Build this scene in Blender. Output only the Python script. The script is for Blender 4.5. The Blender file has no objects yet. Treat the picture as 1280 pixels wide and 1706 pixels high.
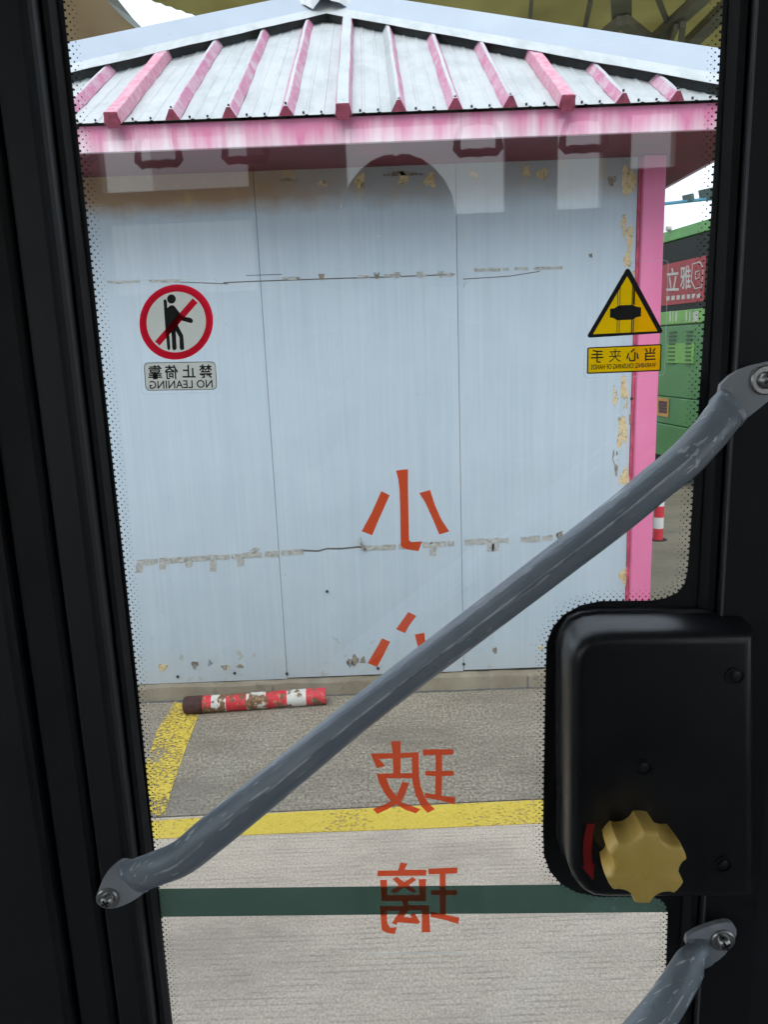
import bpy, bmesh, math, random
from mathutils import Vector, Matrix
from mathutils.geometry import tessellate_polygon
random.seed(7)
rad = math.radians
S = bpy.context.scene
C = S.collection

# ------------------------------------------------------------------ camera
F = 1282.0                       # focal length in photo pixels (1280 x 1706)
PITCH, ROLL = rad(12.1), rad(2.15)
CAM = Vector((0, 0, 1.75))
fw = Vector((0, math.cos(PITCH), -math.sin(PITCH)))
r0 = Vector((1, 0, 0)); u0 = Vector((0, math.sin(PITCH), math.cos(PITCH)))
RT = r0*math.cos(ROLL) - u0*math.sin(ROLL)
UP = u0*math.cos(ROLL) + r0*math.sin(ROLL)
cam = bpy.data.cameras.new('camera')
cam.sensor_fit = 'VERTICAL'
cam.angle_y = 2*math.atan(853/F)
cam.clip_start = 0.02; cam.clip_end = 2000
camo = bpy.data.objects.new('camera', cam); C.objects.link(camo)
camo.matrix_world = Matrix(((RT.x, UP.x, -fw.x, CAM.x), (RT.y, UP.y, -fw.y, CAM.y), (RT.z, UP.z, -fw.z, CAM.z), (0, 0, 0, 1)))
S.camera = camo

# ------------------------------------------------------------------ world, sun, exposure
SUN_EL, SUN_ROT = rad(48), rad(200)
w = bpy.data.worlds.new('World'); S.world = w; w.use_nodes = True
nt = w.node_tree; bg = nt.nodes['Background']
sky = nt.nodes.new('ShaderNodeTexSky'); sky.sky_type = 'NISHITA'; sky.sun_disc = False
sky.sun_elevation = SUN_EL; sky.sun_rotation = SUN_ROT; sky.dust_density = 4.0; sky.air_density = 1.0
mx = nt.nodes.new('ShaderNodeMix'); mx.data_type = 'RGBA'
mx.inputs[0].default_value = 0.72
nt.links.new(sky.outputs[0], mx.inputs[6]); mx.inputs[7].default_value = (9.6, 10.3, 11.2, 1)   # even cloud cover
nt.links.new(mx.outputs[2], bg.inputs['Color']); bg.inputs['Strength'].default_value = 0.12
sl = bpy.data.lights.new('sun', 'SUN'); sl.energy = 1.2; sl.angle = rad(40); sl.color = (1, 0.97, 0.93)
slo = bpy.data.objects.new('sun', sl); C.objects.link(slo)
sd = Vector((math.sin(SUN_ROT)*math.cos(SUN_EL), math.cos(SUN_ROT)*math.cos(SUN_EL), math.sin(SUN_EL)))
slo.rotation_euler = sd.to_track_quat('Z', 'Y').to_euler()
S.view_settings.view_transform = 'Standard'; S.view_settings.look = 'None'
S.view_settings.gamma = 1; S.view_settings.use_curve_mapping = False
S.view_settings.exposure = 0.62
S.render.engine = 'CYCLES'
S.cycles.use_denoising = True
S.cycles.use_adaptive_sampling = True; S.cycles.adaptive_threshold = .02
S.cycles.max_bounces = 6; S.cycles.diffuse_bounces = 4; S.cycles.glossy_bounces = 3; S.cycles.transparent_max_bounces = 20
S.cycles.sample_clamp_indirect = 6

# ------------------------------------------------------------------ pixel helpers (photo pixels -> points on real planes)
def ray(px, py): return fw + RT*((px-640)/F) + UP*((853-py)/F)
def on_y(px, py, Y):
    d = ray(px, py); return CAM + d*((Y-CAM.y)/d.y)
def on_z(px, py, Z):
    d = ray(px, py); return CAM + d*((Z-CAM.z)/d.z)
YAW = rad(-2.4)
DOOR = Matrix.Translation((0, 0.70, 0.35)) @ Matrix.Rotation(YAW, 4, 'Z')   # door frame: x along, y outwards, z up
DINV = DOOR.inverted(); DR = DINV.to_3x3(); CL = DINV @ CAM
def dp(px, py, y=0.0):
    d = DR @ ray(px, py); return CL + d*((y-CL.y)/d.y)
def dmir(px, py, y):            # point at depth -y inside the bus that mirrors in the glass at this pixel
    p = dp(px, py, y); return Vector((p.x, -y, p.z))

# ------------------------------------------------------------------ material helpers
class NT:
    def __init__(s, name):
        s.m = bpy.data.materials.new(name); s.m.use_nodes = True
        s.t = s.m.node_tree; s.t.nodes.clear()
        s.out = s.t.nodes.new('ShaderNodeOutputMaterial')
        s._c = None
    def n(s, typ, props=None, **ins):
        nd = s.t.nodes.new('ShaderNode'+typ)
        for k, v in (props or {}).items(): setattr(nd, k, v)
        for k, v in ins.items():
            key = int(k[1:]) if k[0] == 'i' and k[1:].isdigit() else k.replace('_', ' ')
            s.set(nd.inputs[key], v)
        return nd
    def set(s, sock, v):
        if isinstance(v, bpy.types.NodeSocket): s.t.links.new(v, sock)
        elif isinstance(v, bpy.types.Node): s.t.links.new(v.outputs[0], sock)
        else:
            if isinstance(v, tuple) and len(v) == 3 and sock.type == 'RGBA': v = v+(1,)
            sock.default_value = v
    def co(s, scale=(1, 1, 1), loc=(0, 0, 0)):
        if s._c is None: s._c = s.n('TexCoord').outputs['Object']
        return s.n('Mapping', i0=s._c, i3=scale, i1=loc).outputs[0]
    def noise(s, scale, detail=4, rough=.55, sc=(1, 1, 1), loc=(0, 0, 0)):
        return s.n('TexNoise', i0=s.co(sc, loc), Scale=scale, Detail=detail, Roughness=rough).outputs['Fac']
    def ramp(s, v, a, b, A=0.0, B=1.0):
        return s.n('MapRange', {'clamp': True}, i0=v, i1=a, i2=b, i3=A, i4=B).outputs[0]
    def mix(s, f, a, b, blend='MIX'):
        nd = s.t.nodes.new('ShaderNodeMix'); nd.data_type = 'RGBA'; nd.blend_type = blend
        s.set(nd.inputs[0], f); s.set(nd.inputs[6], a); s.set(nd.inputs[7], b)
        return nd.outputs[2]
    def math(s, op, a, b=0.0):
        nd = s.t.nodes.new('ShaderNodeMath'); nd.operation = op; s.set(nd.inputs[0], a); s.set(nd.inputs[1], b); return nd.outputs[0]
    def bump(s, h, strength=.3, dist=.01):
        return s.n('Bump', Height=h, Strength=strength, Distance=dist).outputs[0]
    def sep(s):
        if s._c is None: s._c = s.n('TexCoord').outputs['Object']
        return s.n('SeparateXYZ', i0=s._c).outputs
    def pbr(s, col, rough=.5, metal=0.0, normal=None, spec=None, coat=None):
        p = s.n('BsdfPrincipled')
        s.set(p.inputs['Base Color'], col); s.set(p.inputs['Roughness'], rough); s.set(p.inputs['Metallic'], metal)
        if normal is not None: s.set(p.inputs['Normal'], normal)
        if spec is not None: s.set(p.inputs['Specular IOR Level'], spec)
        if coat is not None: s.set(p.inputs['Coat Weight'], coat)
        return p.outputs[0]
    def end(s, sh): s.t.links.new(sh, s.out.inputs['Surface']); return s.m
    def mixsh(s, f, a, b):
        nd = s.t.nodes.new('ShaderNodeMixShader'); s.set(nd.inputs[0], f); s.set(nd.inputs[1], a); s.set(nd.inputs[2], b); return nd.outputs[0]

def plain(name, col, rough=.5, var=.25, scale=6, metal=0.0, bump=0.0, spec=None):
    t = NT(name); f = t.noise(scale, 6, .6)
    d = tuple(c*(1-var) for c in col); l = tuple(min(1, c*(1+var)) for c in col)
    nrm = t.bump(t.noise(scale*9, 4), bump, .004) if bump else None
    return t.end(t.pbr(t.mix(t.ramp(f, .3, .7), d, l), t.ramp(f, .2, .8, max(.02, rough-.1), min(1, rough+.1)), metal, nrm, spec))

M = {}
M['black_rubber'] = plain('black_rubber', (.0062, .0056, .0075), .7, .25, 9, bump=.05)
M['black_paint'] = plain('black_paint', (.0082, .0074, .0105), .56, .5, 9, bump=.08)
M['highlight_grey'] = plain('highlight_grey', (.13, .125, .14), .35, .3, 6)
M['black_frit'] = plain('black_frit', (.0055, .0055, .0062), .5, .2, 8)
M['black_plastic'] = plain('black_plastic', (.0105, .010, .0125), .33, .2, 14, bump=.05)
M['grey_lining'] = plain('grey_lining', (.62, .62, .61), .7, .08, 3)
M['dark_floor'] = plain('dark_floor', (.20, .20, .20), .7, .2, 12)
M['handle_plastic'] = plain('handle_plastic', (.02, .018, .018), .5, .1, 6)
M['dark_screw'] = plain('dark_screw', (.03, .03, .032), .45, .2, 60, .4)
M['sticker_black'] = plain('sticker_black', (.008, .007, .008), .5, .1, 30)
M['arrow_red'] = plain('arrow_red', (.33, .01, .015), .5, .2, 60)
M['steel_blue'] = plain('steel_blue', (.10, .30, .46), .5, .2, 5)
M['lamp_grey'] = plain('lamp_grey', (.12, .16, .17), .5, .2, 8)
M['white_letter'] = plain('white_letter', (.40, .40, .38), .6, .2, 8)
M['ad_dark'] = plain('ad_dark', (.018, .021, .021), .6, .5, 5, spec=.15)

def knob_mat():
    t = NT('yellow_plastic'); f = t.noise(25, 5); g = t.noise(300, 2)
    return t.end(t.pbr(t.mix(t.ramp(f, .3, .75), (.93, .61, .15), (.97, .66, .18)), t.ramp(f, .3, .7, .26, .42), 0, t.bump(g, .04, .002)))
M['yellow_plastic'] = knob_mat()

def bar_mat():
    t = NT('worn_grey_enamel')
    t.co(); t._c = t.n('Mapping', i0=t._c, i2=(0, rad(37.6), 0)).outputs[0]
    f = t.noise(18, 5); sp = t.noise(210, 2, .5, (.16, 1, 1)); sc = t.noise(90, 4, .7, (.06, 1, 1), (3, 0, 1))
    big = t.noise(5, 3)
    col = t.mix(t.ramp(f, .3, .7), (.265, .305, .36), (.335, .375, .43))
    chip = t.math('MULTIPLY', t.ramp(sp, .625, .66), t.ramp(big, .36, .50))
    col = t.mix(chip, col, (.66, .70, .75))
    col = t.mix(t.ramp(sc, .60, .68, 0, .35), col, (.46, .50, .56))
    col = t.mix(t.ramp(t.noise(140, 3), .70, .76, 0, .6), col, (.08, .085, .10))
    h = t.math('ADD', t.noise(45, 4), t.math('MULTIPLY', sp, .6))
    return t.end(t.pbr(col, t.ramp(sc, .3, .7, .28, .44), .08, t.bump(h, .22, .006)))
M['worn_grey_enamel'] = bar_mat()

def seam_mat():
    t = NT('bare_seam'); f = t.noise(30, 4, .6)
    return t.end(t.pbr(t.mix(t.ramp(f, .42, .58), (.28, .31, .355), (.62, .65, .70)), .4, .1))
M['bare_seam'] = seam_mat()
def lit_plate_mat():  # same enamel as the bar, the flat plates' brighter lighting painted into the colour
    t = NT('lit_plate_enamel'); f = t.noise(22, 5); h = t.noise(60, 4, .6)
    col = t.mix(t.ramp(f, .3, .7), (.36, .375, .415), (.45, .465, .505))
    col = t.mix(t.ramp(h, .62, .72, 0, .5), col, (.60, .62, .66))
    return t.end(t.pbr(col, t.ramp(h, .3, .7, .30, .45), .05, t.bump(h, .15, .004)))
M['lit_plate_enamel'] = lit_plate_mat()
def steel_mat():
    t = NT('screw_steel'); f = t.noise(90, 4)
    return t.end(t.pbr(t.mix(f, (.35, .34, .34), (.65, .64, .63)), t.ramp(f, .3, .7, .25, .45), 1.0))
M['screw_steel'] = steel_mat()

def film(name, tint, diff, fac, tl=.8):
    """thin print film on glass: part of the light passes tinted, the rest scatters mostly forwards"""
    t = NT(name); f = t.noise(30, 4)
    tr = t.n('BsdfTransparent', Color=tint).outputs[0]
    c = t.mix(t.ramp(f, .3, .7), tuple(q*.92 for q in diff), diff)
    d = t.n('BsdfDiffuse', Color=c).outputs[0]
    l = t.n('BsdfTranslucent', Color=c).outputs[0]
    return t.end(t.mixsh(fac, tr, t.mixsh(tl, d, l)))
M['red_film'] = film('red_film', (.80, .09, .03), (.90, .13, .05), .55)
M['green_film'] = film('green_film', (.11, .18, .145), (.048, .10, .08), .65)
M['beige_film'] = film('beige_film', (.70, .69, .62), (.78, .75, .66), .7)
M['yellow_film'] = film('yellow_film', (.85, .52, .005), (.95, .58, .004), .75)
M['sticker_red'] = film('sticker_red', (.75, .015, .035), (.92, .022, .06), .7)
M['clear_edge'] = film('clear_edge', (.9, .9, .9), (.9, .9, .9), .35)
M['scratch_white'] = film('scratch_white', (1, 1, 1), (.95, .95, .92), .6)

def glass_mat():
    t = NT('door_glass')
    lw = t.n('LayerWeight', Blend=.5).outputs['Facing']
    fr = t.math('ADD', t.math('MULTIPLY', t.math('POWER', lw, 5.0), .9), .076)
    tr = t.n('BsdfTransparent', Color=(.93, .96, .965)).outputs[0]
    gl = t.n('BsdfGlossy', Color=(1, 1, 1), Roughness=.018).outputs[0]
    vo = t.n('TexVoronoi', {'feature': 'F1'}, i0=t.co((1, 1, .8)), Scale=55.0, Randomness=1.0)
    spot = t.math('MULTIPLY', t.ramp(vo.outputs['Distance'], .035, .07, 1, 0), t.ramp(t.noise(9, 3), .52, .66))
    sm = t.ramp(t.noise(7, 6, .65, (1, 1, .35)), .5, .85, 0, .035)
    df = t.n('BsdfTranslucent', Color=(.9, .9, .9)).outputs[0]
    base = t.mixsh(fr, tr, gl)
    return t.end(t.mixsh(t.math('ADD', t.math('MULTIPLY', spot, .45), sm), base, df))
M['door_glass'] = glass_mat()
def clear_mat():
    t = NT('clear_glass'); return t.end(t.n('BsdfTransparent', Color=(.96, .985, .98)).outputs[0])
M['clear_glass'] = clear_mat()
def tint_mat(n, c):
    t = NT(n); return t.end(t.n('BsdfTransparent', Color=c).outputs[0])
M['tinted_glass'] = tint_mat('tinted_glass', (.55, .56, .55)); M['smoked_glass'] = tint_mat('smoked_glass', (.75, .76, .77))

def wall_mat():
    t = NT('wall_sheet_paint')
    x, y, z = t.sep()
    f = t.noise(3, 6, .6); st = t.noise(16, 5, .6, (1, 1, .035)); st2 = t.noise(60, 3, .6, (1, 1, .02), (5, 0, 0))
    col = t.mix(t.ramp(f, .3, .7), (.395, .485, .575), (.435, .52, .61))
    col = t.mix(t.ramp(st2, .42, .72, 0, .5), col, (.51, .585, .645))
    col = t.mix(t.math('MULTIPLY', t.ramp(st, .52, .74), t.ramp(z, 1.0, 2.3, .10, .28)), col, (.31, .35, .385))
    # rust and soot below the eave
    edge = t.math('ADD', z, t.math('MULTIPLY', t.noise(5, 5, .6), .16))
    band = t.ramp(edge, 2.44, 2.52)
    soot = t.mix(t.ramp(t.math('ADD', t.math('MULTIPLY', t.noise(7, 5), .5), t.ramp(x, -1.2, .1, .45, 0)), .28, .52), (.30, .30, .30), (.33, .195, .085))
    soot = t.mix(t.ramp(t.noise(12, 5, .6, (1, 1, .5), (2, 1, 0)), .56, .66, 0, .7), soot, (.45, .30, .08))
    left = t.ramp(x, -.3, .5, .92, .66)
    col = t.mix(t.math('MULTIPLY', band, left), col, soot)
    # grime and flaking just above the plinth
    low = t.math('ADD', z, t.math('MULTIPLY', t.noise(9, 5), -.22))
    col = t.mix(t.ramp(low, .18, .02, 0, .35), col, (.44, .45, .42))
    fl = t.math('MULTIPLY', t.ramp(t.noise(16, 6, .65), .60, .64), t.ramp(z, .36, .27, 0, 1))
    col = t.mix(t.math('MULTIPLY', fl, .7), col, (.36, .35, .30))
    return t.end(t.pbr(col, .5, 0, t.bump(t.math('ADD', t.noise(2.2, 3), t.math('MULTIPLY', st, .15)), .35, .03)))
M['wall_sheet_paint'] = wall_mat()

def faded_pink(name, white_bias, vertical=True):
    t = NT(name)
    sc = (1, 1, .05) if vertical else (1, 1, 1)
    f = t.noise(9, 6, .6, sc); g = t.noise(34, 5, .6, sc, (3, 2, 1)); b = t.noise(2.3, 3)
    v = t.math('ADD', t.math('MULTIPLY', f, .6), t.math('ADD', t.math('MULTIPLY', g, .2), t.math('MULTIPLY', b, .25)))
    v = t.math('ADD', v, t.ramp(t.sep()[2], 2.55, 2.64, .07, -.07))
    col = t.mix(t.ramp(v, white_bias-.09, white_bias+.10), (.58, .17, .32), (.68, .57, .63))
    dr = t.noise(34, 2, .5, (1, 1, .01), (9, 4, 0))
    col = t.mix(t.ramp(dr, .70, .73, 0, .75), col, (.26, .18, .15))
    return t.end(t.pbr(col, .55))
M['pink_fascia'] = faded_pink('pink_fascia', .555)
def post_mat():
    t = NT('pink_post_paint'); f = t.noise(4, 5, .6, (1, 1, .15)); g = t.noise(60, 4, .6, (1, 1, .3))
    col = t.mix(t.ramp(f, .3, .7), (.66, .155, .325), (.73, .22, .41))
    col = t.mix(t.ramp(g, .66, .74, 0, .5), col, (.8, .6, .66))
    return t.end(t.pbr(col, .5))
M['pink_post_paint'] = post_mat()
def rib_side():
    t = NT('rib_faded_red'); f = t.noise(55, 6, .65); g = t.noise(9, 4)
    v = t.math('ADD', t.math('MULTIPLY', f, .5), t.math('MULTIPLY', g, .5))
    return t.end(t.pbr(t.mix(t.ramp(v, .43, .66), (.50, .15, .28), (.58, .50, .54)), .55))
M['rib_faded_red'] = rib_side()
def rib_red():
    t = NT('rib_red'); f = t.noise(24, 6, .65)
    return t.end(t.pbr(t.mix(t.ramp(f, .35, .72), (.54, .17, .26), (.64, .42, .49)), .55))
M['rib_red'] = rib_red()
M['angle_red'] = plain('angle_red', (.50, .07, .14), .6, .5, 14)
M['rib_end_red'] = plain('rib_end_red', (.30, .05, .10), .6, .4, 40)
def roof_mat():
    t = NT('chalky_roof_paint'); f = t.noise(4, 6, .6); s = t.noise(26, 5, .6, (1, .06, .06)); d = t.noise(70, 5, .7); e = t.noise(9, 6, .7, (1, .4, .4), (4, 4, 0))
    col = t.mix(t.ramp(f, .3, .7), (.43, .462, .482), (.50, .52, .535))
    col = t.mix(t.ramp(s, .50, .68, 0, .5), col, (.36, .385, .40))
    col = t.mix(t.ramp(e, .48, .64, 0, .6), col, (.33, .355, .365))
    col = t.mix(t.ramp(d, .62, .70, 0, .55), col, (.28, .27, .26))
    return t.end(t.pbr(col, .5, 0, t.bump(f, .2, .01)))
M['chalky_roof_paint'] = roof_mat()
M['cap_fold_tone'] = plain('cap_fold_tone', (.36, .41, .485), .45, .07, 3)
M['dark_foam'] = plain('dark_foam', (.022, .028, .028), .9, .5, 30)
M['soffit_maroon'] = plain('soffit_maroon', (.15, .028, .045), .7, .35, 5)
def tape_mat():
    t = NT('tape_grey'); f = t.noise(45, 5, .65); g = t.noise(90, 4, .7, (.6, 1, 1))
    al = t.ramp(g, .36, .42)
    return t.end(t.mixsh(al, t.n('BsdfTransparent').outputs[0], t.pbr(t.mix(t.ramp(f, .35, .65), (.27, .275, .26), (.46, .475, .47)), .8, 0, t.bump(f, .4, .004))))
M['tape_grey'] = tape_mat()
M['seam_grey'] = plain('seam_grey', (.24, .27, .30), .8, .3, 20)
M['dark_crack'] = plain('dark_crack', (.11, .11, .11), .8, .3, 20)
def glue_mat(name, a, b, th):
    t = NT(name); f = t.noise(38, 6, .7); g = t.noise(16, 5, .6, (1, 1, .5), (3, 3, 3))
    col = t.mix(t.ramp(f, .35, .65), a, b)
    al = t.math('MULTIPLY', t.ramp(g, th, th+.04), t.ramp(t.noise(110, 3), .32, .42))
    return t.end(t.mixsh(al, t.n('BsdfTransparent').outputs[0], t.pbr(col, .85, 0, t.bump(f, .5, .005))))
M['glue_yellow'] = glue_mat('glue_yellow', (.52, .38, .18), (.68, .58, .38), .40)
M['glue_brown'] = glue_mat('glue_brown', (.15, .125, .10), (.36, .31, .25), .46)
def plinth_mat():
    t = NT('plinth_concrete'); f = t.noise(4, 8, .7); g = t.noise(40, 5)
    col = t.mix(t.ramp(f, .3, .7), (.17, .14, .10), (.30, .265, .20))
    col = t.mix(t.ramp(t.noise(9, 5, .6, (1, 1, 1), (3, 3, 3)), .6, .72, 0, .8), col, (.10, .095, .08))
    return t.end(t.pbr(col, .85, 0, t.bump(g, .5, .006)))
M['plinth_concrete'] = plinth_mat()
def concrete(name, a, b, off, gs=100, gk=.5, hk=.30):
    t = NT(name)
    f = t.noise(1.3, 6, .6, loc=off); g = t.noise(gs, 2, .7, (1, .7, 1)); m = t.noise(gs*1.1, 2, .6, (1, .7, 1), (3, 1, 0))
    warp = t.math('MULTIPLY', t.noise(6, 2, .5, (.2, 1, 1)), .012)
    y = t.math('ADD', t.sep()[1], warp)
    br = t.math('SINE', t.math('MULTIPLY', y, 300.0))
    h = t.noise(60, 3, .6, (.05, 1, 1), off)
    col = t.mix(t.ramp(f, .3, .7), a, b)
    lines = t.math('MULTIPLY', t.ramp(br, .25, .95), t.ramp(t.noise(22, 3, .6, (.3, 1, 1), (5, 5, 0)), .40, .62))
    col = t.mix(t.math('MULTIPLY', lines, .45), col, tuple(c*.5 for c in a))
    col = t.mix(t.ramp(h, .45, .68, 0, hk), col, tuple(c*.5 for c in a))
    col = t.mix(t.ramp(g, .45, .60, 0, gk), col, tuple(c*.40 for c in a))
    col = t.mix(t.ramp(m, .52, .66, 0, gk*.9), col, tuple(min(1, c*1.5) for c in b))
    vo = t.n('TexVoronoi', {'feature': 'F1'}, i0=t.co(), Scale=24.0).outputs['Distance']
    col = t.mix(t.math('MULTIPLY', t.ramp(vo, .06, .10, .8, 0), t.ramp(t.noise(15, 2), .54, .62)), col, (.70, .69, .66))
    st = t.noise(2.2, 5, .65, (.6, 1.3, 1), (off[0]+4, 2, 0))
    col = t.mix(t.ramp(st, .46, .64, 0, .55), col, tuple(c*.52 for c in a))
    hh = t.math('ADD', t.math('ADD', h, t.math('MULTIPLY', lines, -.8)), g)
    return t.end(t.pbr(col, .85, 0, t.bump(hh, .5, .006)))
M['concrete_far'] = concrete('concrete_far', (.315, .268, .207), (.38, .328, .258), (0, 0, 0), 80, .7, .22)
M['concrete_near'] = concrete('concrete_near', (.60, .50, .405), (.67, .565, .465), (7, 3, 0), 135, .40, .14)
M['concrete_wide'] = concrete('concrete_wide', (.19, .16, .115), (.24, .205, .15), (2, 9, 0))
def paint_mat(name, wear_lo, wear_hi):
    t = NT(name)
    f = t.noise(85, 5, .65, (.75, 1, 1)); b = t.noise(3.0, 3); g = t.noise(200, 3)
    v = t.math('ADD', t.math('MULTIPLY', f, .7), t.math('MULTIPLY', b, .3))
    col = t.mix(t.ramp(g, .35, .7), (.66, .46, .04), (.80, .62, .11))
    a = t.ramp(v, wear_lo, wear_hi)
    p = t.pbr(col, .75)
    return t.end(t.mixsh(a, t.n('BsdfTransparent').outputs[0], p))
M['yellow_worn'] = paint_mat('yellow_worn', .475, .50)
M['yellow_line'] = paint_mat('yellow_line', .405, .435)
def stripe_mat(name, c):
    t = NT(name); f = t.noise(26, 6, .65); g = t.noise(9, 4)
    v = t.math('ADD', t.math('MULTIPLY', f, .6), t.math('MULTIPLY', g, .4))
    col = t.mix(t.ramp(v, .505, .53), c, (.17, .085, .04))
    col = t.mix(t.ramp(t.noise(60, 4), .57, .66, 0, .6), col, (.50, .37, .20))
    return t.end(t.pbr(col, .6, 0, t.bump(f, .4, .006)))
M['stripe_red'] = stripe_mat('stripe_red', (.60, .025, .045))
M['stripe_white'] = stripe_mat('stripe_white', (.62, .62, .58))
M['rust_cap'] = plain('rust_cap', (.055, .022, .020), .8, .5, 30, bump=.4)
def clean_stripe(name, c):
    return plain(name, c, .55, .1, 10)
M['post_red'] = clean_stripe('post_red', (.62, .03, .05)); M['post_white'] = clean_stripe('post_white', (.72, .70, .68))
def canopy_mat(name, c, c2):
    t = NT(name); f = t.noise(.9, 5, .6); s = t.noise(1.6, 4, .5, (1, .12, 1))
    v = t.math('ADD', t.math('MULTIPLY', f, .6), t.math('MULTIPLY', s, .4))
    col = t.mix(t.ramp(v, .35, .65), c, c2)
    d = t.n('BsdfDiffuse', Color=col).outputs[0]; l = t.n('BsdfTranslucent', Color=col).outputs[0]
    return t.end(t.mixsh(.62, d, l))
M['canopy_olive'] = canopy_mat('canopy_olive', (.34, .31, .17), (.46, .43, .24))
M['canopy_brown'] = canopy_mat('canopy_brown', (.36, .29, .21), (.46, .39, .29))
M['canopy_trim'] = plain('canopy_trim', (.30, .32, .31), .5, .2, 2)
M['truss_steel'] = plain('truss_steel', (.16, .14, .11), .6, .25, 3)
def busgreen():
    t = NT('bus_green'); f = t.noise(2.5, 5); g = t.noise(30, 4)
    col = t.mix(t.ramp(f, .3, .7), (.035, .145, .038), (.058, .195, .052))
    col = t.mix(t.ramp(g, .55, .8, 0, .4), col, (.10, .16, .08))
    return t.end(t.pbr(col, .4))
M['bus_green'] = busgreen()
M['bus_lime'] = plain('bus_lime', (.12, .30, .05), .4, .2, 4)
M['bus_green_trim'] = plain('bus_green_trim', (.085, .27, .06), .4, .2, 4)
M['louvre_green'] = plain('louvre_green', (.02, .07, .025), .6, .3, 8)
M['ad_red'] = plain('ad_red', (.28, .035, .045), .6, .25, 6)
M['plate_orange'] = plain('plate_orange', (.40, .20, .04), .6, .2, 10)
M['tyre'] = plain('tyre', (.02, .02, .02), .8, .2, 10)

# ------------------------------------------------------------------ object helpers
def mesh_obj(name, verts, faces, mats, parent=None, fmat=None, smooth=False):
    me = bpy.data.meshes.new(name); me.from_pydata([tuple(v) for v in verts], [], faces)
    for m in (mats if isinstance(mats, (list, tuple)) else [mats]): me.materials.append(M[m])
    if fmat:
        for p, i in zip(me.polygons, fmat): p.material_index = i
    bm = bmesh.new(); bm.from_mesh(me); bmesh.ops.recalc_face_normals(bm, faces=bm.faces); bm.to_mesh(me); bm.free()
    if smooth:
        for p in me.polygons: p.use_smooth = True
    me.update()
    o = bpy.data.objects.new(name, me); C.objects.link(o)
    if parent: o.parent = parent
    return o
def empty(name, mat=None, loc=None):
    o = bpy.data.objects.new(name, None); C.objects.link(o); o.empty_display_size = .1
    if mat is not None: o.matrix_world = mat
    if loc is not None: o.location = loc
    return o
def tag(o, label=None, cat=None, group=None, kind=None):
    if label: o['label'] = label
    if cat: o['category'] = cat
    if group: o['group'] = group
    if kind: o['kind'] = kind
    return o
class G:                          # geometry collector
    def __init__(s): s.v = []; s.f = []; s.m = []
    def add(s, verts, faces, mi=0):
        b = len(s.v); s.v += [Vector(v) for v in verts]
        for f in faces: s.f.append(tuple(i+b for i in f)); s.m.append(mi)
        return s
    def box(s, a, b, mi=0):
        x0, y0, z0 = a; x1, y1, z1 = b
        return s.add([(x0, y0, z0), (x1, y0, z0), (x1, y1, z0), (x0, y1, z0), (x0, y0, z1), (x1, y0, z1), (x1, y1, z1), (x0, y1, z1)],
                     [(0, 3, 2, 1), (4, 5, 6, 7), (0, 1, 5, 4), (1, 2, 6, 5), (2, 3, 7, 6), (3, 0, 4, 7)], mi)
    def beam(s, a, b, wd, ht, mi=0, up=Vector((0, 0, 1))):
        a = Vector(a); b = Vector(b); d = (b-a).normalized(); x = d.cross(up)
        if x.length < 1e-4: x = d.cross(Vector((1, 0, 0)))
        x.normalize(); y = x.cross(d)
        vs = [p + x*sx*wd/2 + y*sy*ht/2 for p in (a, b) for sx, sy in ((-1, -1), (1, -1), (1, 1), (-1, 1))]
        return s.add(vs, [(0, 1, 2, 3), (7, 6, 5, 4), (0, 4, 5, 1), (1, 5, 6, 2), (2, 6, 7, 3), (3, 7, 4, 0)], mi)
    def tube(s, a, b, r, n=14, mi=0, r2=None):
        a = Vector(a); b = Vector(b); d = (b-a).normalized(); x = d.orthogonal().normalized(); y = d.cross(x)
        r2 = r if r2 is None else r2
        vs = [p + (x*math.cos(2*math.pi*i/n) + y*math.sin(2*math.pi*i/n))*rr for p, rr in ((a, r), (b, r2)) for i in range(n)]
        fs = [(i, (i+1) % n, n+(i+1) % n, n+i) for i in range(n)] + [tuple(range(n))[::-1], tuple(range(n, 2*n))]
        return s.add(vs, fs, mi)
    def loops(s, rings, close=True, caps=True, mi=0):
        n = len(rings[0]); vs = [v for r in rings for v in r]; fs = []
        for k in range(len(rings)-1):
            for i in range(n if close else n-1):
                j = (i+1) % n; fs.append((k*n+i, k*n+j, (k+1)*n+j, (k+1)*n+i))
        if caps: fs += [tuple(range(n))[::-1], tuple(range((len(rings)-1)*n, len(rings)*n))]
        return s.add(vs, fs, mi)
    def prism(s, loops, off, mi=0):
        """flat polygon with holes (lists of points, first the outline) pushed by vector off"""
        loops = [[Vector(p) for p in l] for l in loops]; off = Vector(off)
        flat = [p for l in loops for p in l]; n = len(flat)
        # flatten to 2D in the polygon's plane for a stable fill
        nrm = off.normalized(); ax = nrm.orthogonal().normalized(); ay = nrm.cross(ax)
        l2 = [[Vector((p.dot(ax), p.dot(ay), 0)) for p in l] for l in loops]
        tri = tessellate_polygon(l2)
        fs = [tuple(t) for t in tri] + [tuple(i+n for i in t[::-1]) for t in tri]
        b = 0
        for l in loops:
            k = len(l)
            for i in range(k): j = (i+1) % k; fs.append((b+i, b+j, n+b+j, n+b+i))
            b += k
        return s.add(flat + [p+off for p in flat], fs, mi)
    def make(s, name, mats, parent=None, smooth=False, world=True):
        vs = s.v
        if parent is not None and world: iv = parent.matrix_world.inverted() if parent.matrix_world != Matrix() else Matrix.Translation(-parent.location); vs = [iv @ v for v in vs]
        return mesh_obj(name, vs, s.f, mats, parent, s.m if isinstance(mats, (list, tuple)) and len(mats) > 1 else None, smooth)
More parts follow.
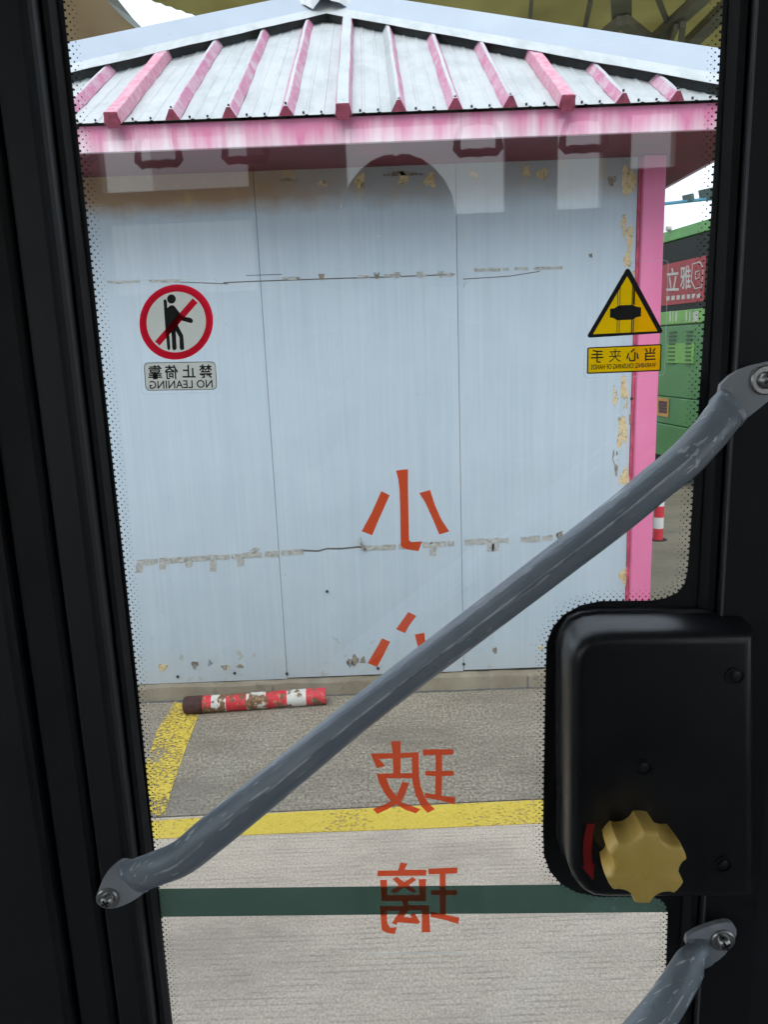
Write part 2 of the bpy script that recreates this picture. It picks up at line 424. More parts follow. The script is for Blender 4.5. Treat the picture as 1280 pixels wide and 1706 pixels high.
def bevel(o, wd, seg=2, angle=40):
    b = o.modifiers.new('bevel', 'BEVEL'); b.width = wd; b.segments = seg; b.limit_method = 'ANGLE'; b.angle_limit = rad(angle); return o
def smooth_angle(o, a=35):
    me = o.data
    for p in me.polygons: p.use_smooth = True
    try: me.set_sharp_from_angle(angle=rad(a))
    except Exception: pass
    return o
def text_mesh(body, q, depth, name, mats, parent, mirror, fn, offset=0.0, bold=1.0):
    """lettering fitted into the quad q (tl, tr, br, bl) of uv points mapped by fn(px,py)->point; depth is the push vector"""
    cu = bpy.data.curves.new(name, 'FONT'); cu.body = body; cu.size = 1; cu.offset = offset; cu.resolution_u = 3; cu.fill_mode = 'FRONT'
    to = bpy.data.objects.new(name, cu); C.objects.link(to)
    dg = bpy.context.evaluated_depsgraph_get()
    me = bpy.data.meshes.new_from_object(to.evaluated_get(dg))
    bpy.data.objects.remove(to); bpy.data.curves.remove(cu)
    xs = [v.co.x for v in me.vertices]; ys = [v.co.y for v in me.vertices]
    x0, x1, y0, y1 = min(xs), max(xs), min(ys), max(ys)
    tl, tr, br, bl = q
    vs = []
    for v in me.vertices:
        s_ = (v.co.x-x0)/(x1-x0); t_ = (v.co.y-y0)/(y1-y0)
        if mirror: s_ = 1-s_
        px = (tl[0]*(1-s_)+tr[0]*s_)*t_ + (bl[0]*(1-s_)+br[0]*s_)*(1-t_)
        py = (tl[1]*(1-s_)+tr[1]*s_)*t_ + (bl[1]*(1-s_)+br[1]*s_)*(1-t_)
        vs.append(fn(px, py))
    fs = [tuple(p.vertices) for p in me.polygons]
    bpy.data.meshes.remove(me)
    return mesh_obj(name, vs, fs, mats, parent)

# ================================================================== GROUND
WY = 3.74                        # kiosk wall plane
JY = on_z(600, 1348, 0).y        # expansion joint between the slabs
g = G(); g.add([(-300, -300, -.012), (300, -300, -.012), (300, 300, -.012), (-300, 300, -.012)], [(0, 1, 2, 3)])
ground = tag(g.make('ground', 'concrete_wide'), kind='structure')
def slab(x0, x1, ya0, ya1, yb0, yb1, m):
    g = G(); n = 24
    # slab with a slightly worn, uneven edge along the joint
    top = []
    for i in range(n+1):
        x = x0+(x1-x0)*i/n; e = random.uniform(-.0015, .0015)
        top.append((x, ya0+(ya1-ya0)*i/n+e, 0))
    for i in range(n, -1, -1):
        x = x0+(x1-x0)*i/n; e = random.uniform(-.0015, .0015)
        top.append((x, yb0+(yb1-yb0)*i/n+e, 0))
    g.prism([top], (0, 0, -.10))
    o = g.make('concrete_slab', m, ground, world=False); return o
ja, jb = on_z(255, 1362, 0), on_z(905, 1331, 0)
sl_ = (jb.y-ja.y)/(jb.x-ja.x)
jyl = lambda x: ja.y + sl_*(x-ja.x)
slab(-4.5, 4.5, -2.2, -2.2, jyl(-4.5)-.004, jyl(4.5)-.004, 'concrete_near')
slab(-4.5, 4.5, jyl(-4.5)+.004, jyl(4.5)+.004, 4.7, 4.7, 'concrete_far')
slab(-4.5, 4.5, 4.71, 4.71, 9.5, 9.5, 'concrete_wide')
def ground_poly(name, pts, m, z=.0025, label=None):
    g = G(); g.prism([[on_z(x, y, z) for x, y in pts]], (0, 0, -.002))
    o = g.make(name, m, ground, world=False)
    if label: o['label'] = label
    return o
ground_poly('painted_line', [(200, 1373), (255, 1367), (500, 1352), (905, 1332), (1250, 1316), (1250, 1353), (905, 1371), (700, 1380), (500, 1387), (255, 1397), (200, 1401)], 'yellow_line', label='long yellow bay line in front of the concrete joint')
ground_poly('painted_line', [(292, 1168), (333, 1185), (310, 1245), (287, 1310), (275, 1357), (215, 1362), (240, 1280), (262, 1215)], 'yellow_worn', .003, label='worn yellow line running back to the kiosk')

# ================================================================== KIOSK
KX0, KX1 = -1.95, on_y(1112, 260, WY-.03).x
SOF = 2.55
kiosk = empty('kiosk', loc=(0, WY, 0))
kiosk.matrix_world = Matrix.Translation((0, WY, 0))
tag(kiosk, 'small pale blue kiosk with faded pink fascia and ribbed white hip roof', 'kiosk')
# wall panels
s1t, s1b = on_y(423, 300, WY), on_y(478, 1125, WY)
s2t, s2b = on_y(760, 330, WY), on_y(773, 1110, WY)
sx1 = (s1t.x+s1b.x)/2; sx2 = (s2t.x+s2b.x)/2
we = on_y(1064, 300, WY).x
ZB = on_y(600, 1125, WY).z       # bottom of the sheets
xs = [KX0, sx1-.95, sx1, sx2, we]
for i in range(4):
    g = G(); x0, x1 = xs[i]+.0009, xs[i+1]-.0009
    dz = [.012, -.006, .0, .006][i]
    g.box((x0, WY, ZB+dz), (x1, WY+.05, SOF+.03))
    p = g.make('wall_panel', 'wall_sheet_paint', kiosk); bevel(p, .0022, 2)
g = G(); g.box((KX0, WY+.006, ZB+.03), (we, WY+.045, SOF+.02)); g.make('seam_backing', 'seam_grey', kiosk)
KD = 2.9
g = G(); g.box((we-.02, WY+.07, .1), (we+.03, WY+KD, SOF+.03)); g.make('side_wall', 'wall_sheet_paint', kiosk)
g = G(); g.box((KX0-.05, WY+.0, .1), (KX0-.002, WY+KD, SOF+.03)); g.make('side_wall', 'wall_sheet_paint', kiosk)
g = G(); g.box((KX0, WY+KD+.002, .1), (we+.03, WY+KD+.05, SOF+.03)); g.make('back_wall', 'wall_sheet_paint', kiosk)
# corner post and its red angle
pl = on_y(1073, 300, WY-.03).x
g = G(); g.box((pl, WY-.032, .0), (KX1, WY+.085, SOF)); bevel(g.make('corner_post', 'pink_post_paint', kiosk), .006, 2)
g = G(); g.box((we+.001, WY-.004, .02), (pl-.002, WY+.05, SOF)); g.make('corner_angle', 'angle_red', kiosk)
# plinth
pa, pb = on_z(240, 1172, 0), on_z(905, 1139, 0)
PY = on_z(640, 1150, 0).y
g = G(); n = 40; f0 = []; 
for i in range(n+1):
    x = KX0-.1+(KX1+.02-KX0+.1)*i/n
    f0.append((x, random.uniform(-.005, .005), random.uniform(-.004, .004)))
ring = [[(x, PY-.035+e, -.02), (x, PY-.015+e, ZB-.022+h), (x, PY+.02+e, ZB-.006+h), (x, WY+.4, ZB-.004)] for x, e, h in f0]
g.loops(ring, close=True)
g.make('plinth', 'plinth_concrete', kiosk)
g = G(); up = []; dn = []
for i in range(61):
    x = KX0-.1+(KX1+.02-KX0+.1)*i/60; up.append((x, PY-.028, .0012)); dn.append((x, PY-.040-random.uniform(0, .012), .0012))
g.prism([up+dn[::-1]], (0, 0, -.004)); g.make('base_joint', 'dark_crack', kiosk)
for x in (-.62, .02, .71):
    pp = []; qq = []
    for k in range(9):
        z = .004+(ZB-.03)*k/8; e = random.uniform(-.003, .003)+.002*k*math.sin(x*9); yy = PY-.0365+.02*(z/ZB)
        pp.append((x+e-.0025, yy, z)); qq.append((x+e+.0025, yy, z))
    g = G(); g.prism([pp+qq[::-1]], (0, -.002, 0)); g.make('crack', 'dark_crack', kiosk)
# fascia, soffit
EY = WY-.44
EXL, EXR = -2.16, 1.63
FT = on_y(600, 193, EY).z
g = G(); g.box((EXL, EY, SOF-.004), (EXR, EY+.02, FT)); fas = g.make('fascia', 'pink_fascia', kiosk); bevel(fas, .003, 2)
for x in (EXL, EXR-.02): g = G(); g.box((x, EY+.022, SOF-.002), (x+.02, WY+KD+.4, FT)); g.make('fascia', 'pink_fascia', kiosk)
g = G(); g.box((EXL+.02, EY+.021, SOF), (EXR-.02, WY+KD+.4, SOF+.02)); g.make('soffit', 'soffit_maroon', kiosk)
# front roof slope
SL = rad(30); RY0, RZ0 = EY-.025, FT+.004
sdir = Vector((0, math.cos(SL), math.sin(SL))); nrm = Vector((0, -math.sin(SL), math.cos(SL)))
d = ray(548, 24); RO = Vector((0, RY0, RZ0))
t_ = (RO-CAM).dot(nrm)/d.dot(nrm); AP = CAM+d*t_
apx, aps = AP.x, (AP-RO).dot(sdir)
def smax(x): return aps*((x-EXL)/(apx-EXL) if x < apx else (EXR-x)/(EXR-apx))
def rp(x, s, h=0.0): return Vector((x, RY0, RZ0)) + sdir*s + nrm*h
ribpx = [92, 186, 283, 380, 476, 572, 666, 760, 852, 945, 1040, 1130]
def xs_at(px):
    dd = ray(px, 193-(px-600)*.043); tt = (RO-CAM).dot(nrm)/dd.dot(nrm); return (CAM+dd*tt).x
ribx = [xs_at(p) for p in ribpx]
pitch = (ribx[-1]-ribx[1])/10
while ribx[0]-pitch > EXL+.05: ribx.insert(0, ribx[0]-pitch)
while ribx[-1]+pitch < EXR-.03: ribx.append(ribx[-1]+pitch)
big = [min(range(len(ribx)), key=lambda i: abs(ribx[i]-xs_at(p))) for p in (186, 572, 945)]
bounds = [EXL] + [ribx[i] for i in big] + [EXR]
for k in range(len(bounds)-1):                 # roof sheets, about a metre wide
    x0, x1 = bounds[k]+.001, bounds[k+1]-.001
    cs = [(x0, 0)]
    for x in [r+pitch*q for r in ribx for q in (.36, .64)]:
        if x0+.03 < x < x1-.03: cs += [(x-.008, 0), (x-.004, .003), (x+.004, .003), (x+.008, 0)]
    cs.append((x1, 0)); cs.sort()
    if x0 < apx < x1: cs.append((apx, 0)); cs.sort()
    g = G(); NS = 10; rings = []
    for x, h in cs:
        sm = max(.001, smax(x)-.01)
        rings.append([rp(x, sm*i/NS, h + .004*math.sin(x*23+i*1.7)*math.sin(i*.9)) for i in range(NS+1)])
    g.loops(rings, close=False, caps=False)
    o = g.make('roof_sheet', 'chalky_roof_paint', kiosk); sm_ = o.modifiers.new('thickness', 'SOLIDIFY'); sm_.thickness = .0015; sm_.offset = -1
for i, x in enumerate(ribx):
    sm = smax(x)-.02
    if sm < .06: continue
    g = G(); isbig = i in big
    hb, ht, hh = (.034, .024, .046) if isbig else (.030, .007, .040)
    s0 = -.035 if isbig else -.004
    if not isbig: hh += random.uniform(-.004, .003)
    N = 8; rings = []
    for k in range(N+1):
        s = s0+(sm-s0)*k/N; wv = .0016*math.sin(k*1.9+i*2.3)
        prof = [(-hb, .0005), (-ht, hh), (ht, hh), (hb, .0005)]
        rings.append([rp(x+a+wv, s, b) for a, b in prof])
    g.loops(rings, close=True, caps=False)
    mi = {0: 1, 1: 0, 2: 1, 3: 2}
    for q in range(len(g.f)): g.m[q] = mi[q % 4]
    if i % 3 == 1 and not isbig:
        for q in range(len(g.f)):
            if q % 4 == 0: g.m[q] = 0
    b = len(g.v); g.add([v for v in rings[0]], [(0, 1, 2, 3)], 2); g.add([v for v in rings[-1]], [(0, 1, 2, 3)], 2)
    if isbig and i != big[1]: g.m = [3 if m_ < 2 else m_ for m_ in g.m]
    rb = g.make('rib', ['chalky_roof_paint', 'rib_faded_red', 'rib_end_red', 'rib_red'], kiosk)
    bevel(rb, .0025, 1, 20)
    if isbig:                                   # folded end of the seam cap
        gg = G(); e0 = [rp(x+a, s0-.001, b) for a, b in ((-.027, .044), (.027, .044), (.024, -.012), (-.024, -.012))]
        gg.prism([e0], sdir*(-.004)); gg.make('end_flap', 'rib_end_red', rb, world=False).parent = rb
        rb.children[0].data.transform(Matrix.Translation(-kiosk.location))
# screw heads along the eave and rib ends
g = G()
for x in [r+pitch*q for r in ribx for q in (0, .3, .62)]:
    if EXL < x < EXR:
        s = .012; h = .004
        if min(abs(x-r) for r in ribx) < .01: h = .040
        g.tube(rp(x, s, h-.002), rp(x, s, h+.006), .0045, 6)
for x, r in ((r, smax(r)) for r in ribx):
    if r > .2: g.tube(rp(x, r-.14, .045), rp(x, r-.14, .056), .006, 6)
o = g.make('roof_screws', 'dark_screw', kiosk); o['kind'] = 'stuff'
# other slopes
BY = WY+KD+.42
cor = [Vector((EXL, RY0, RZ0)), Vector((EXR, RY0, RZ0)), Vector((EXR, BY, RZ0)), Vector((EXL, BY, RZ0))]
AP0 = Vector((apx, (RY0+rp(apx, aps).y)/1, AP.z)); AP0 = AP.copy()
for a, b in ((1, 2), (2, 3), (3, 0)):
    g = G(); g.add([cor[a], cor[b], AP0, cor[a]-Vector((0, 0, .004)), cor[b]-Vector((0, 0, .004)), AP0-Vector((0, 0, .004))], [(0, 1, 2), (5, 4, 3), (0, 3, 4, 1), (1, 4, 5, 2), (2, 5, 3, 0)])
    g.make('roof_slope', 'chalky_roof_paint', kiosk)
# hip caps
def hip_cap(corner, n2, side):
    h = (AP0-corner).normalized()
    p1 = h.cross(nrm); p1 = p1 if p1.dot(Vector((0, -1, -.3))) > 0 else -p1       # down the front slope
    p2 = h.cross(n2)
    if p2.z > 0: p2 = -p2
    crown = ((nrm+n2)/2).normalized()
    rings = []; N = 26
    for k in range(N+1):
        t = -.04 + 1.03*k/N
        o = corner.lerp(AP0, t); wv = .006*math.sin(k*1.3)+.004*math.sin(k*2.9+side)
        rings.append([o+p1*(.175+wv)+nrm*(.046+wv*.4), o+p1*.085+nrm*.060, o+crown*.125, o+p2*.10+n2*.060, o+p2*.19+n2*.046])
    g = G(); g.loops(rings, close=False, caps=False)
    gc = G(); cl_ = []
    for k in range(N+1):
        o = corner.lerp(AP0, -.04+1.0*k/N); cl_.append([o+p1*.145+nrm*.0005, o+p1*.145+nrm*.047, o+p1*.12+nrm*.047, o+p1*.12+nrm*.0005])
    gc.loops(cl_); gc.make('closure_strip', 'dark_foam', kiosk)
    g.m = [0 if q % 4 in (0, 3) else 1 for q in range(len(g.f))]  # fold shading put into the colour: upper facets darker and bluer
    ob = g.make('hip_cap', ['chalky_roof_paint', 'cap_fold_tone'], kiosk); s = ob.modifiers.new('thickness', 'SOLIDIFY'); s.thickness = .002; s.offset = 1
nl = (cor[3]-cor[0]).cross(AP0-cor[0]); nl = nl.normalized(); nl = nl if nl.z > 0 else -nl
nr = (cor[2]-cor[1]).cross(AP0-cor[1]).normalized(); nr = nr if nr.z > 0 else -nr
hip_cap(cor[0], nl, 0); hip_cap(cor[1], nr, 1)
# crumpled flashing over the apex
for k, (a0, ln, wd, lift, mm) in enumerate(((-118, .26, .20, .10, 'chalky_roof_paint'), (-62, .26, .22, .10, 'chalky_roof_paint'), (-160, .24, .18, .12, 'pink_fascia'), (-15, .26, .2, .10, 'chalky_roof_paint'), (90, .3, .3, .02, 'cap_fold_tone'))):
    a = rad(a0); dx = Vector((math.cos(a), math.sin(a), 0)); sx = Vector((-dx.y, dx.x, 0))
    top = AP0+Vector((0, 0, .13)); g = G(); rings = []
    for i in range(6):
        t = i/5; wv = wd*(.15+.85*math.sin(min(1, t*1.2)*math.pi/2))
        zz = lift*.6*math.sin(t*3.0)-.17*t*t
        rings.append([top+dx*ln*t+sx*wv*(s-.5)+Vector((0, 0, zz+.03*math.sin(s*9+k*2+i)-.05*abs(s-.5))) for s in (0, .25, .5, .75, 1)])
    g.loops(rings, close=False, caps=False)
    ob = g.make('apex_flap', mm, kiosk); s = ob.modifiers.new('thickness', 'SOLIDIFY'); s.thickness = .003

# remains on the wall: tape, glue, cracks
def wp(px, py, off=0.0): return on_y(px, py, WY-off)
def wall_poly(name, pts, m, th=.0015):
    g = G(); g.prism([[wp(x, y) for x, y in pts]], (0, -th, 0)); return g.make(name, m, kiosk)
def rag(x0, x1, yl, yr, h0, h1, m='tape_grey', tab=None):
    n = max(3, int((x1-x0)/9)); up = []; dn = []
    for i in range(n+1):
        t = i/n; x = x0+(x1-x0)*t; y = yl+(yr-yl)*t
        up.append((x, y-h0+random.uniform(-1.2, 1.2))); dn.append((x+random.uniform(-1, 1), y+h1+random.uniform(-1.2, 1.2)))
    wall_poly('tape_remnant', up+dn[::-1], m)
low = lambda x: 937-(x-225)*.0640 if x < 600 else 913-(x-600)*.0545
for a, b in ((228, 262), (265, 314), (316, 352), (354, 382), (385, 436), (441, 466), (469, 507), (606, 660), (664, 690), (704, 744), (747, 757), (774, 848), (868, 900), (904, 922)):
    rag(a, b, low(a), low(b), 4, 5)
for x, h in ((232, 17), (271, 14), (315, 13), (355, 23), (401, 17), (722, 19), (818, 17), (826, 17)):
    wall_poly('tape_remnant', [(x-6, low(x)+4), (x+6, low(x)+4), (x+5, low(x)+h), (x-6, low(x)+h+1)], 'tape_grey', .0012)
wall_poly('tape_remnant', [(926, 890), (937, 884), (941, 893), (930, 897)], 'glue_brown', .006)
wall_poly('tape_remnant', [(415, 917), (424, 912), (432, 913), (426, 921)], 'tape_grey', .003)
up_ = lambda x: 470-(x-170)*.0225
for a, b in ((178, 232), (250, 300), (470, 500), (596, 616), (640, 668), (694, 712), (742, 756), (790, 834), (838, 848), (858, 880), (890, 938)):
    rag(a, b, up_(a)-(7 if a > 780 else 0), up_(b)-(7 if a > 780 else 0), 2, 3)
for x in (536, 628, 662, 700, 735):
    wall_poly('tape_remnant', [(x-6, up_(x)-5), (x+5, up_(x)-6), (x+3, up_(x)+4), (x-2, up_(x)+5)], 'glue_brown' if x < 640 else 'tape_grey', .0022)
def crack(pts, wpx=.9):
    up = [(x, y-wpx) for x, y in pts]; dn = [(x, y+wpx) for x, y in pts]
    wall_poly('crack', up+dn[::-1], 'dark_crack', .0008)
crack([(505, 917), (530, 918), (545, 914), (570, 914), (598, 911), (612, 913)], 1.4)
crack([(248, 467), (300, 470), (330, 471), (380, 473)], .8)
crack([(372, 471), (440, 468), (560, 464), (660, 461), (758, 457)], 1.0)
crack([(772, 465), (850, 460), (900, 452)], .7)
crack([(774, 455), (776, 470), (772, 480)], .6)
crack([(410, 459), (440, 458), (470, 457)], .6)
wall_poly('peeled_tape', [(597, 893), (600, 891), (605, 908), (610, 913), (602, 912)], 'glue_brown', .02)
def blob(cx, cy, rx, ry, m, n=15, th=.0014, name='glue_patch'):
    ph = random.uniform(0, 6); pts = []
    for i in range(n):
        a = 2*math.pi*i/n; k = 1+.22*math.sin(3*a+ph)+random.uniform(-.22, .22)
        pts.append((cx+rx*k*math.cos(a), cy+ry*k*math.sin(a)))
    wall_poly(name, pts, m, th)
for b in ((601, 302, 9, 12), (671, 298, 8, 11), (717, 300, 10, 12), (537, 305, 8, 5), (905, 290, 10, 9), (878, 285, 6, 9), (790, 290, 6, 6),
          (1046, 302, 11, 26), (1040, 375, 4, 20), (1050, 395, 5, 24), (1046, 432, 6, 14), (1060, 455, 5, 8), (1026, 660, 4, 16), (1040, 655, 6, 28), (1037, 715, 8, 30), (1042, 795, 8, 16), (1041, 960, 8, 14), (271, 1111, 8, 6), (375, 1112, 7, 4), (902, 1079, 5, 3)):
    blob(*b, m='glue_yellow')
for b in ((1027, 770, 5, 22), (1052, 700, 3, 14), (1020, 300, 7, 9), (324, 1108, 6, 7), (350, 1105, 4, 5), (400, 1110, 6, 3), (583, 1104, 5, 7), (592, 1100, 6, 9), (605, 1100, 4, 6), (825, 1083, 4, 5), (670, 290, 30, 4), (480, 300, 12, 3), (985, 425, 3, 5)):
    blob(*b, m='glue_brown')
g = G()
for x, y in ((296, 1127), (391, 1121), (630, 1113), (1053, 664), (478, 1122), (773, 1106), (545, 985)):
    p = wp(x, y); g.tube(p+Vector((0, 0, 0)), p+Vector((0, -.006, 0)), .007, 8)
o = g.make('wall_screws', 'dark_screw', kiosk); o['kind'] = 'stuff'

# ================================================================== WHEEL STOP
RR = .042
a = on_z(312, 1175, RR); b = on_z(543, 1159, RR); ax_ = (b-a)
wst = empty('wheel_stop'); wst.matrix_world = Matrix.Translation((a.x, a.y, 0))
tag(wst, 'rusty red and white striped pipe wheel stop lying in front of the kiosk', 'wheel stop')
edges = [305, 331, 347, 372, 407, 440, 476, 509, 543]; edges = [(e-305)/(543-305) for e in edges]
g = G(); n = 18
dirv = ax_.normalized(); sx = dirv.orthogonal().normalized(); sy = dirv.cross(sx)
def ringp(t, r, sq=0): 
    c = a+ax_*t
    return [c+(sx*math.cos(2*math.pi*i/n)+sy*math.sin(2*math.pi*i/n))*r for i in range(n)]
for k in range(1, 8):
    mi = 0 if k % 2 == 1 else 1
    g.loops([ringp(edges[k], RR), ringp((edges[k]+edges[k+1])/2, RR*(.985 if k % 3 else 1.01)), ringp(edges[k+1], RR)], caps=False, mi=mi)
g.loops([ringp(1, RR), ringp(1.0, RR*.85), ringp(.93, RR*.85)], caps=False, mi=2)
smooth_angle(g.make('pipe', ['stripe_red', 'stripe_white', 'rust_cap'], wst))
g = G(); g.loops([ringp(-.03, RR*.6), ringp(-.02, RR*.95), ringp(.0, RR*1.06), ringp(edges[1], RR*1.05), ringp(edges[1]+.004, RR*.99)]); smooth_angle(g.make('end_cap', 'rust_cap', wst))

# ================================================================== STRIPED POST
pb_ = on_z(1097, 899, 0)
sp = empty('bollard'); sp.matrix_world = Matrix.Translation(pb_)
tag(sp, 'red and white banded bollard post standing behind the pink corner post', 'bollard')
zz = 0; 
for k in range(6):
    h = .10; g = G(); g.tube(pb_+Vector((0, 0, .006+k*h)), pb_+Vector((0, 0, .006+(k+1)*h-.0005)), .042, 18)
    smooth_angle(g.make('band', 'post_red' if k % 2 == 0 else 'post_white', sp))
g = G(); g.tube(pb_, pb_+Vector((0, 0, .0055)), .075, 18); g.make('base_plate', 'dark_screw', sp)

# ================================================================== GREEN BUS BEYOND
bd = Vector((-.13, .9915, 0)).normalized(); bn = Vector((-bd.y, bd.x, 0))        # bn points to us (left)
b0 = Vector((9.0*ray(1140, 560).x/ray(1140, 560).y, 9.0, 0))
bus2 = empty('green_bus'); bus2.matrix_world = Matrix.Translation(b0)
tag(bus2, 'green city bus parked beyond the right corner of the kiosk', 'bus')
def bp(t, z, o=0.0): return b0+bd*t+bn*o+Vector((0, 0, z))
def bz(px, py):                     # pixel -> (t,z) on the bus side plane
    dd = ray(px, py); k = (b0-CAM).dot(bn)/dd.dot(bn); p = CAM+dd*k; return (p-b0).dot(bd), p.z
T0, T1 = -2.2, 7.5
zr = bz(1150, 376)[1]; zw = bz(1150, 393)[1]; za = bz(1145, 433)[1]; zab = bz(1145, 505)[1]; zg1 = bz(1145, 516)[1]; zg2 = bz(1145, 541)[1]; zg3 = bz(1140, 664)[1]; zg4 = bz(1120, 708)[1]; zb = .32
def bpanel(name, t0, t1, z0, z1, m, o=0.0, th=.04, bev=.008):
    g = G(); vs = [bp(t, z, q) for q in (o, o-th) for t, z in ((t0, z0), (t1, z0), (t1, z1), (t0, z1))]
    g.add(vs, [(0, 1, 2, 3), (7, 6, 5, 4), (0, 4, 5, 1), (1, 5, 6, 2), (2, 6, 7, 3), (3, 7, 4, 0)])
    ob = g.make(name, m, bus2)
    if bev: bevel(ob, bev, 2)
    return ob
g = G(); rings = []
for t in (T0, T1):
    rings.append([bp(t, zb, -.05), bp(t, zr-.06, -.05), bp(t, zr+.04, -.12), bp(t, zr+.10, -.35), bp(t, zr+.10, -2.1), bp(t, zr, -2.4), bp(t, zb, -2.42)])
g.loops(rings); g.make('body_shell', 'bus_green', bus2)
bpanel('roof_edge', T0, T1, zw, zr, 'bus_green_trim', .01)
for t0, t1 in ((T0+.1, -.95), (-.93, 1.4), (1.42, 3.6), (3.62, 6.5)): bpanel('window', t0, t1, zab-.10, zw-.01, 'ad_dark', .0)
ta0, ta1 = bz(1176, 465)[0], bz(1100, 470)[0]+.6
bpanel('window_poster', ta0, ta1, zab, za, 'ad_red', .006, .004, 0)
bpanel('side_band', T0, T1, zg2+.012, zg1, 'bus_lime', .006)
tm = bz(1163, 590)[0]
for t0, t1 in ((T0, -.75), (-.74, 1.05), (1.06, 3.2), (3.22, T1)):
    bpanel('side_panel', t0, t1, zg3+.006, zg2-.004, 'bus_green', .002)
    bpanel('lower_panel', t0, t1, zg4+.006, zg3-.004, 'bus_green', .002)
    bpanel('skirt', t0, t1, zb, zg4-.004, 'bus_green', .012)
tv0, tv1 = bz(1158, 590)[0], bz(1112, 590)[0]
bpanel('vent_panel', tv0, tv1, bz(1135, 605)[1], bz(1135, 572)[1], 'bus_lime', .010, .01, .002)
for col in ((1158, 1143), (1131, 1114)):
    c0, c1 = bz(col[0]-4, 580)[0], bz(col[1]+2, 580)[0]
    for k in range(9):
        z = bz(1135, 553)[1] + (bz(1135, 606)[1]-bz(1135, 553)[1])*k/8
        bpanel('louvre', c0, c1, z-.007, z+.007, 'louvre_green', .017, .012, 0)
def tbf(off): return lambda t, z: bp(t, z, off)
# lettering on the poster and band (quads given in t,z)
def bq(x0, x1, y0, y1):
    return [bz(x0, y0+(1140-x0)*.17), bz(x1, y0+(1140-x1)*.17), bz(x1, y1+(1140-x1)*.02), bz(x0, y1+(1140-x0)*.02)]
text_mesh('立', bq(1112, 1133, 443, 484), None, 'lettering', 'white_letter', bus2, False, lambda t, z: bp(t, z, .0075), .012)
text_mesh('雅', bq(1135, 1153, 443, 482), None, 'lettering', 'white_letter', bus2, False, lambda t, z: bp(t, z, .0075), .012)
for o_ in [c for c in bus2.children if c.name.startswith('lettering')]: o_.data.transform(Matrix.Translation(-b0))
def bframe(pts, wd, name, m, off):
    g = G(); P = [bp(*bz(x, y), off) for x, y in pts]
    for i in range(len(P)): g.beam(P[i], P[(i+1) % len(P)], wd, .003, up=bn)
    g.make(name, m, bus2)
bframe([(1156, 440), (1168, 436), (1174, 447), (1171, 478), (1160, 481), (1154, 468)], .012, 'hexagon_mark', 'white_letter', .009)
bframe([(1161, 453), (1168, 451), (1167, 463), (1161, 465)], .009, 'hexagon_mark', 'white_letter', .010)
for k in range(7): 
    x = 1112+k*8.5; t0, z0 = bz(x, 501-(x-1112)*.09); t1, z1 = bz(x+5.5, 493-(x-1112)*.09)
    bpanel('small_letter', t0, t1, z0, z1, 'white_letter', .0085, .002, 0)
for x, w_ in ((1117, 3), (1122, 2), (1127, 3), (1144, 2.5), (1150, 2.5), (1156, 9)):
    t0, z0 = bz(x, 536); t1, z1 = bz(x+w_, 518); bpanel('band_letter', t0, t1, z0, z1, 'white_letter', .0085, .002, 0)
t0, z0 = bz(1086, 690); t1, z1 = bz(1117, 664); bpanel('small_plate', t0, t1, z0, z1, 'plate_orange', .014, .004, 0)
for k in range(4):
    t0, z0 = bz(1100, 672+k*5); t1, z1 = bz(1114, 669+k*5.2); bpanel('plate_letter', t0, t1, z0, z1, 'rust_cap', .016, .0015, 0)
p = bp(*bz(1121, 381), .02); g = G(); g.tube(p, p+bn*.05, .03, 10); g.make('marker_lamp', 'white_letter', bus2)
for tw in (-1.6, 4.4):
    g = G(); c = bp(tw, .48, .0); g.tube(c, c-bn*.28, .48, 28); wo = g.make('wheel', 'tyre', bus2)
    g = G(); g.tube(c+bn*.005, c-bn*.02, .27, 20); rim = g.make('rim', 'lamp_grey', bus2)
    rim.parent = wo

# ================================================================== LIGHT RAIL
RYY = 12.5
ra = on_y(1113, 339, RYY); rb_ = on_y(1176, 332, RYY); rd = (rb_-ra).normalized()
lr = empty('floodlight_rail'); lr.matrix_world = Matrix.Translation((ra.x-1.2, RYY, 0))
tag(lr, 'thin blue rail carrying floodlights against the white sky', 'lamp rail')
e0, e1 = ra-rd*1.2, rb_+rd*1.4
g = G(); g.tube(e0, e1, .026, 10); g.make('rail', 'steel_blue', lr)
for e in (e0, e1): g = G(); g.tube(Vector((e.x, e.y, 0)), e+Vector((0, 0, .05)), .05, 10); g.make('pole', 'steel_blue', lr)
for px, sc in ((1149, .55), (1183, .85)):
    c = ra+rd*((on_y(px, 336, RYY)-ra).dot(rd))+Vector((0, 0, .10*sc))
    lf = empty('floodlight'); lf.matrix_world = Matrix.Translation(c)
    tag(lf, ('smaller' if sc < .6 else 'larger') + ' grey floodlight on the blue rail ' + ('next to the pink post' if sc < .6 else 'by the door edge'), 'floodlight', 'floodlights on the blue rail')
    g = G(); dx = Vector((-.8, -.45, -.32)).normalized(); sy_ = Vector((0, 0, 1)).cross(dx).normalized(); sz_ = dx.cross(sy_)
    rings = [[c+dx*q+sy_*sx*wd+sz_*sz*hd for sx, sz in ((-1, -1), (1, -1), (1, 1), (-1, 1))] for q, wd, hd in ((-.13*sc, .06*sc, .04*sc), (-.05*sc, .12*sc, .08*sc), (.10*sc, .16*sc, .10*sc))]
    g.loops(rings); bevel(g.make('lamp_housing', 'lamp_grey', lf), .01)
    g = G(); g.beam(c-Vector((0, 0, .02)), c-Vector((0, 0, .13*sc)), .03, .08); g.make('bracket', 'steel_blue', lf)

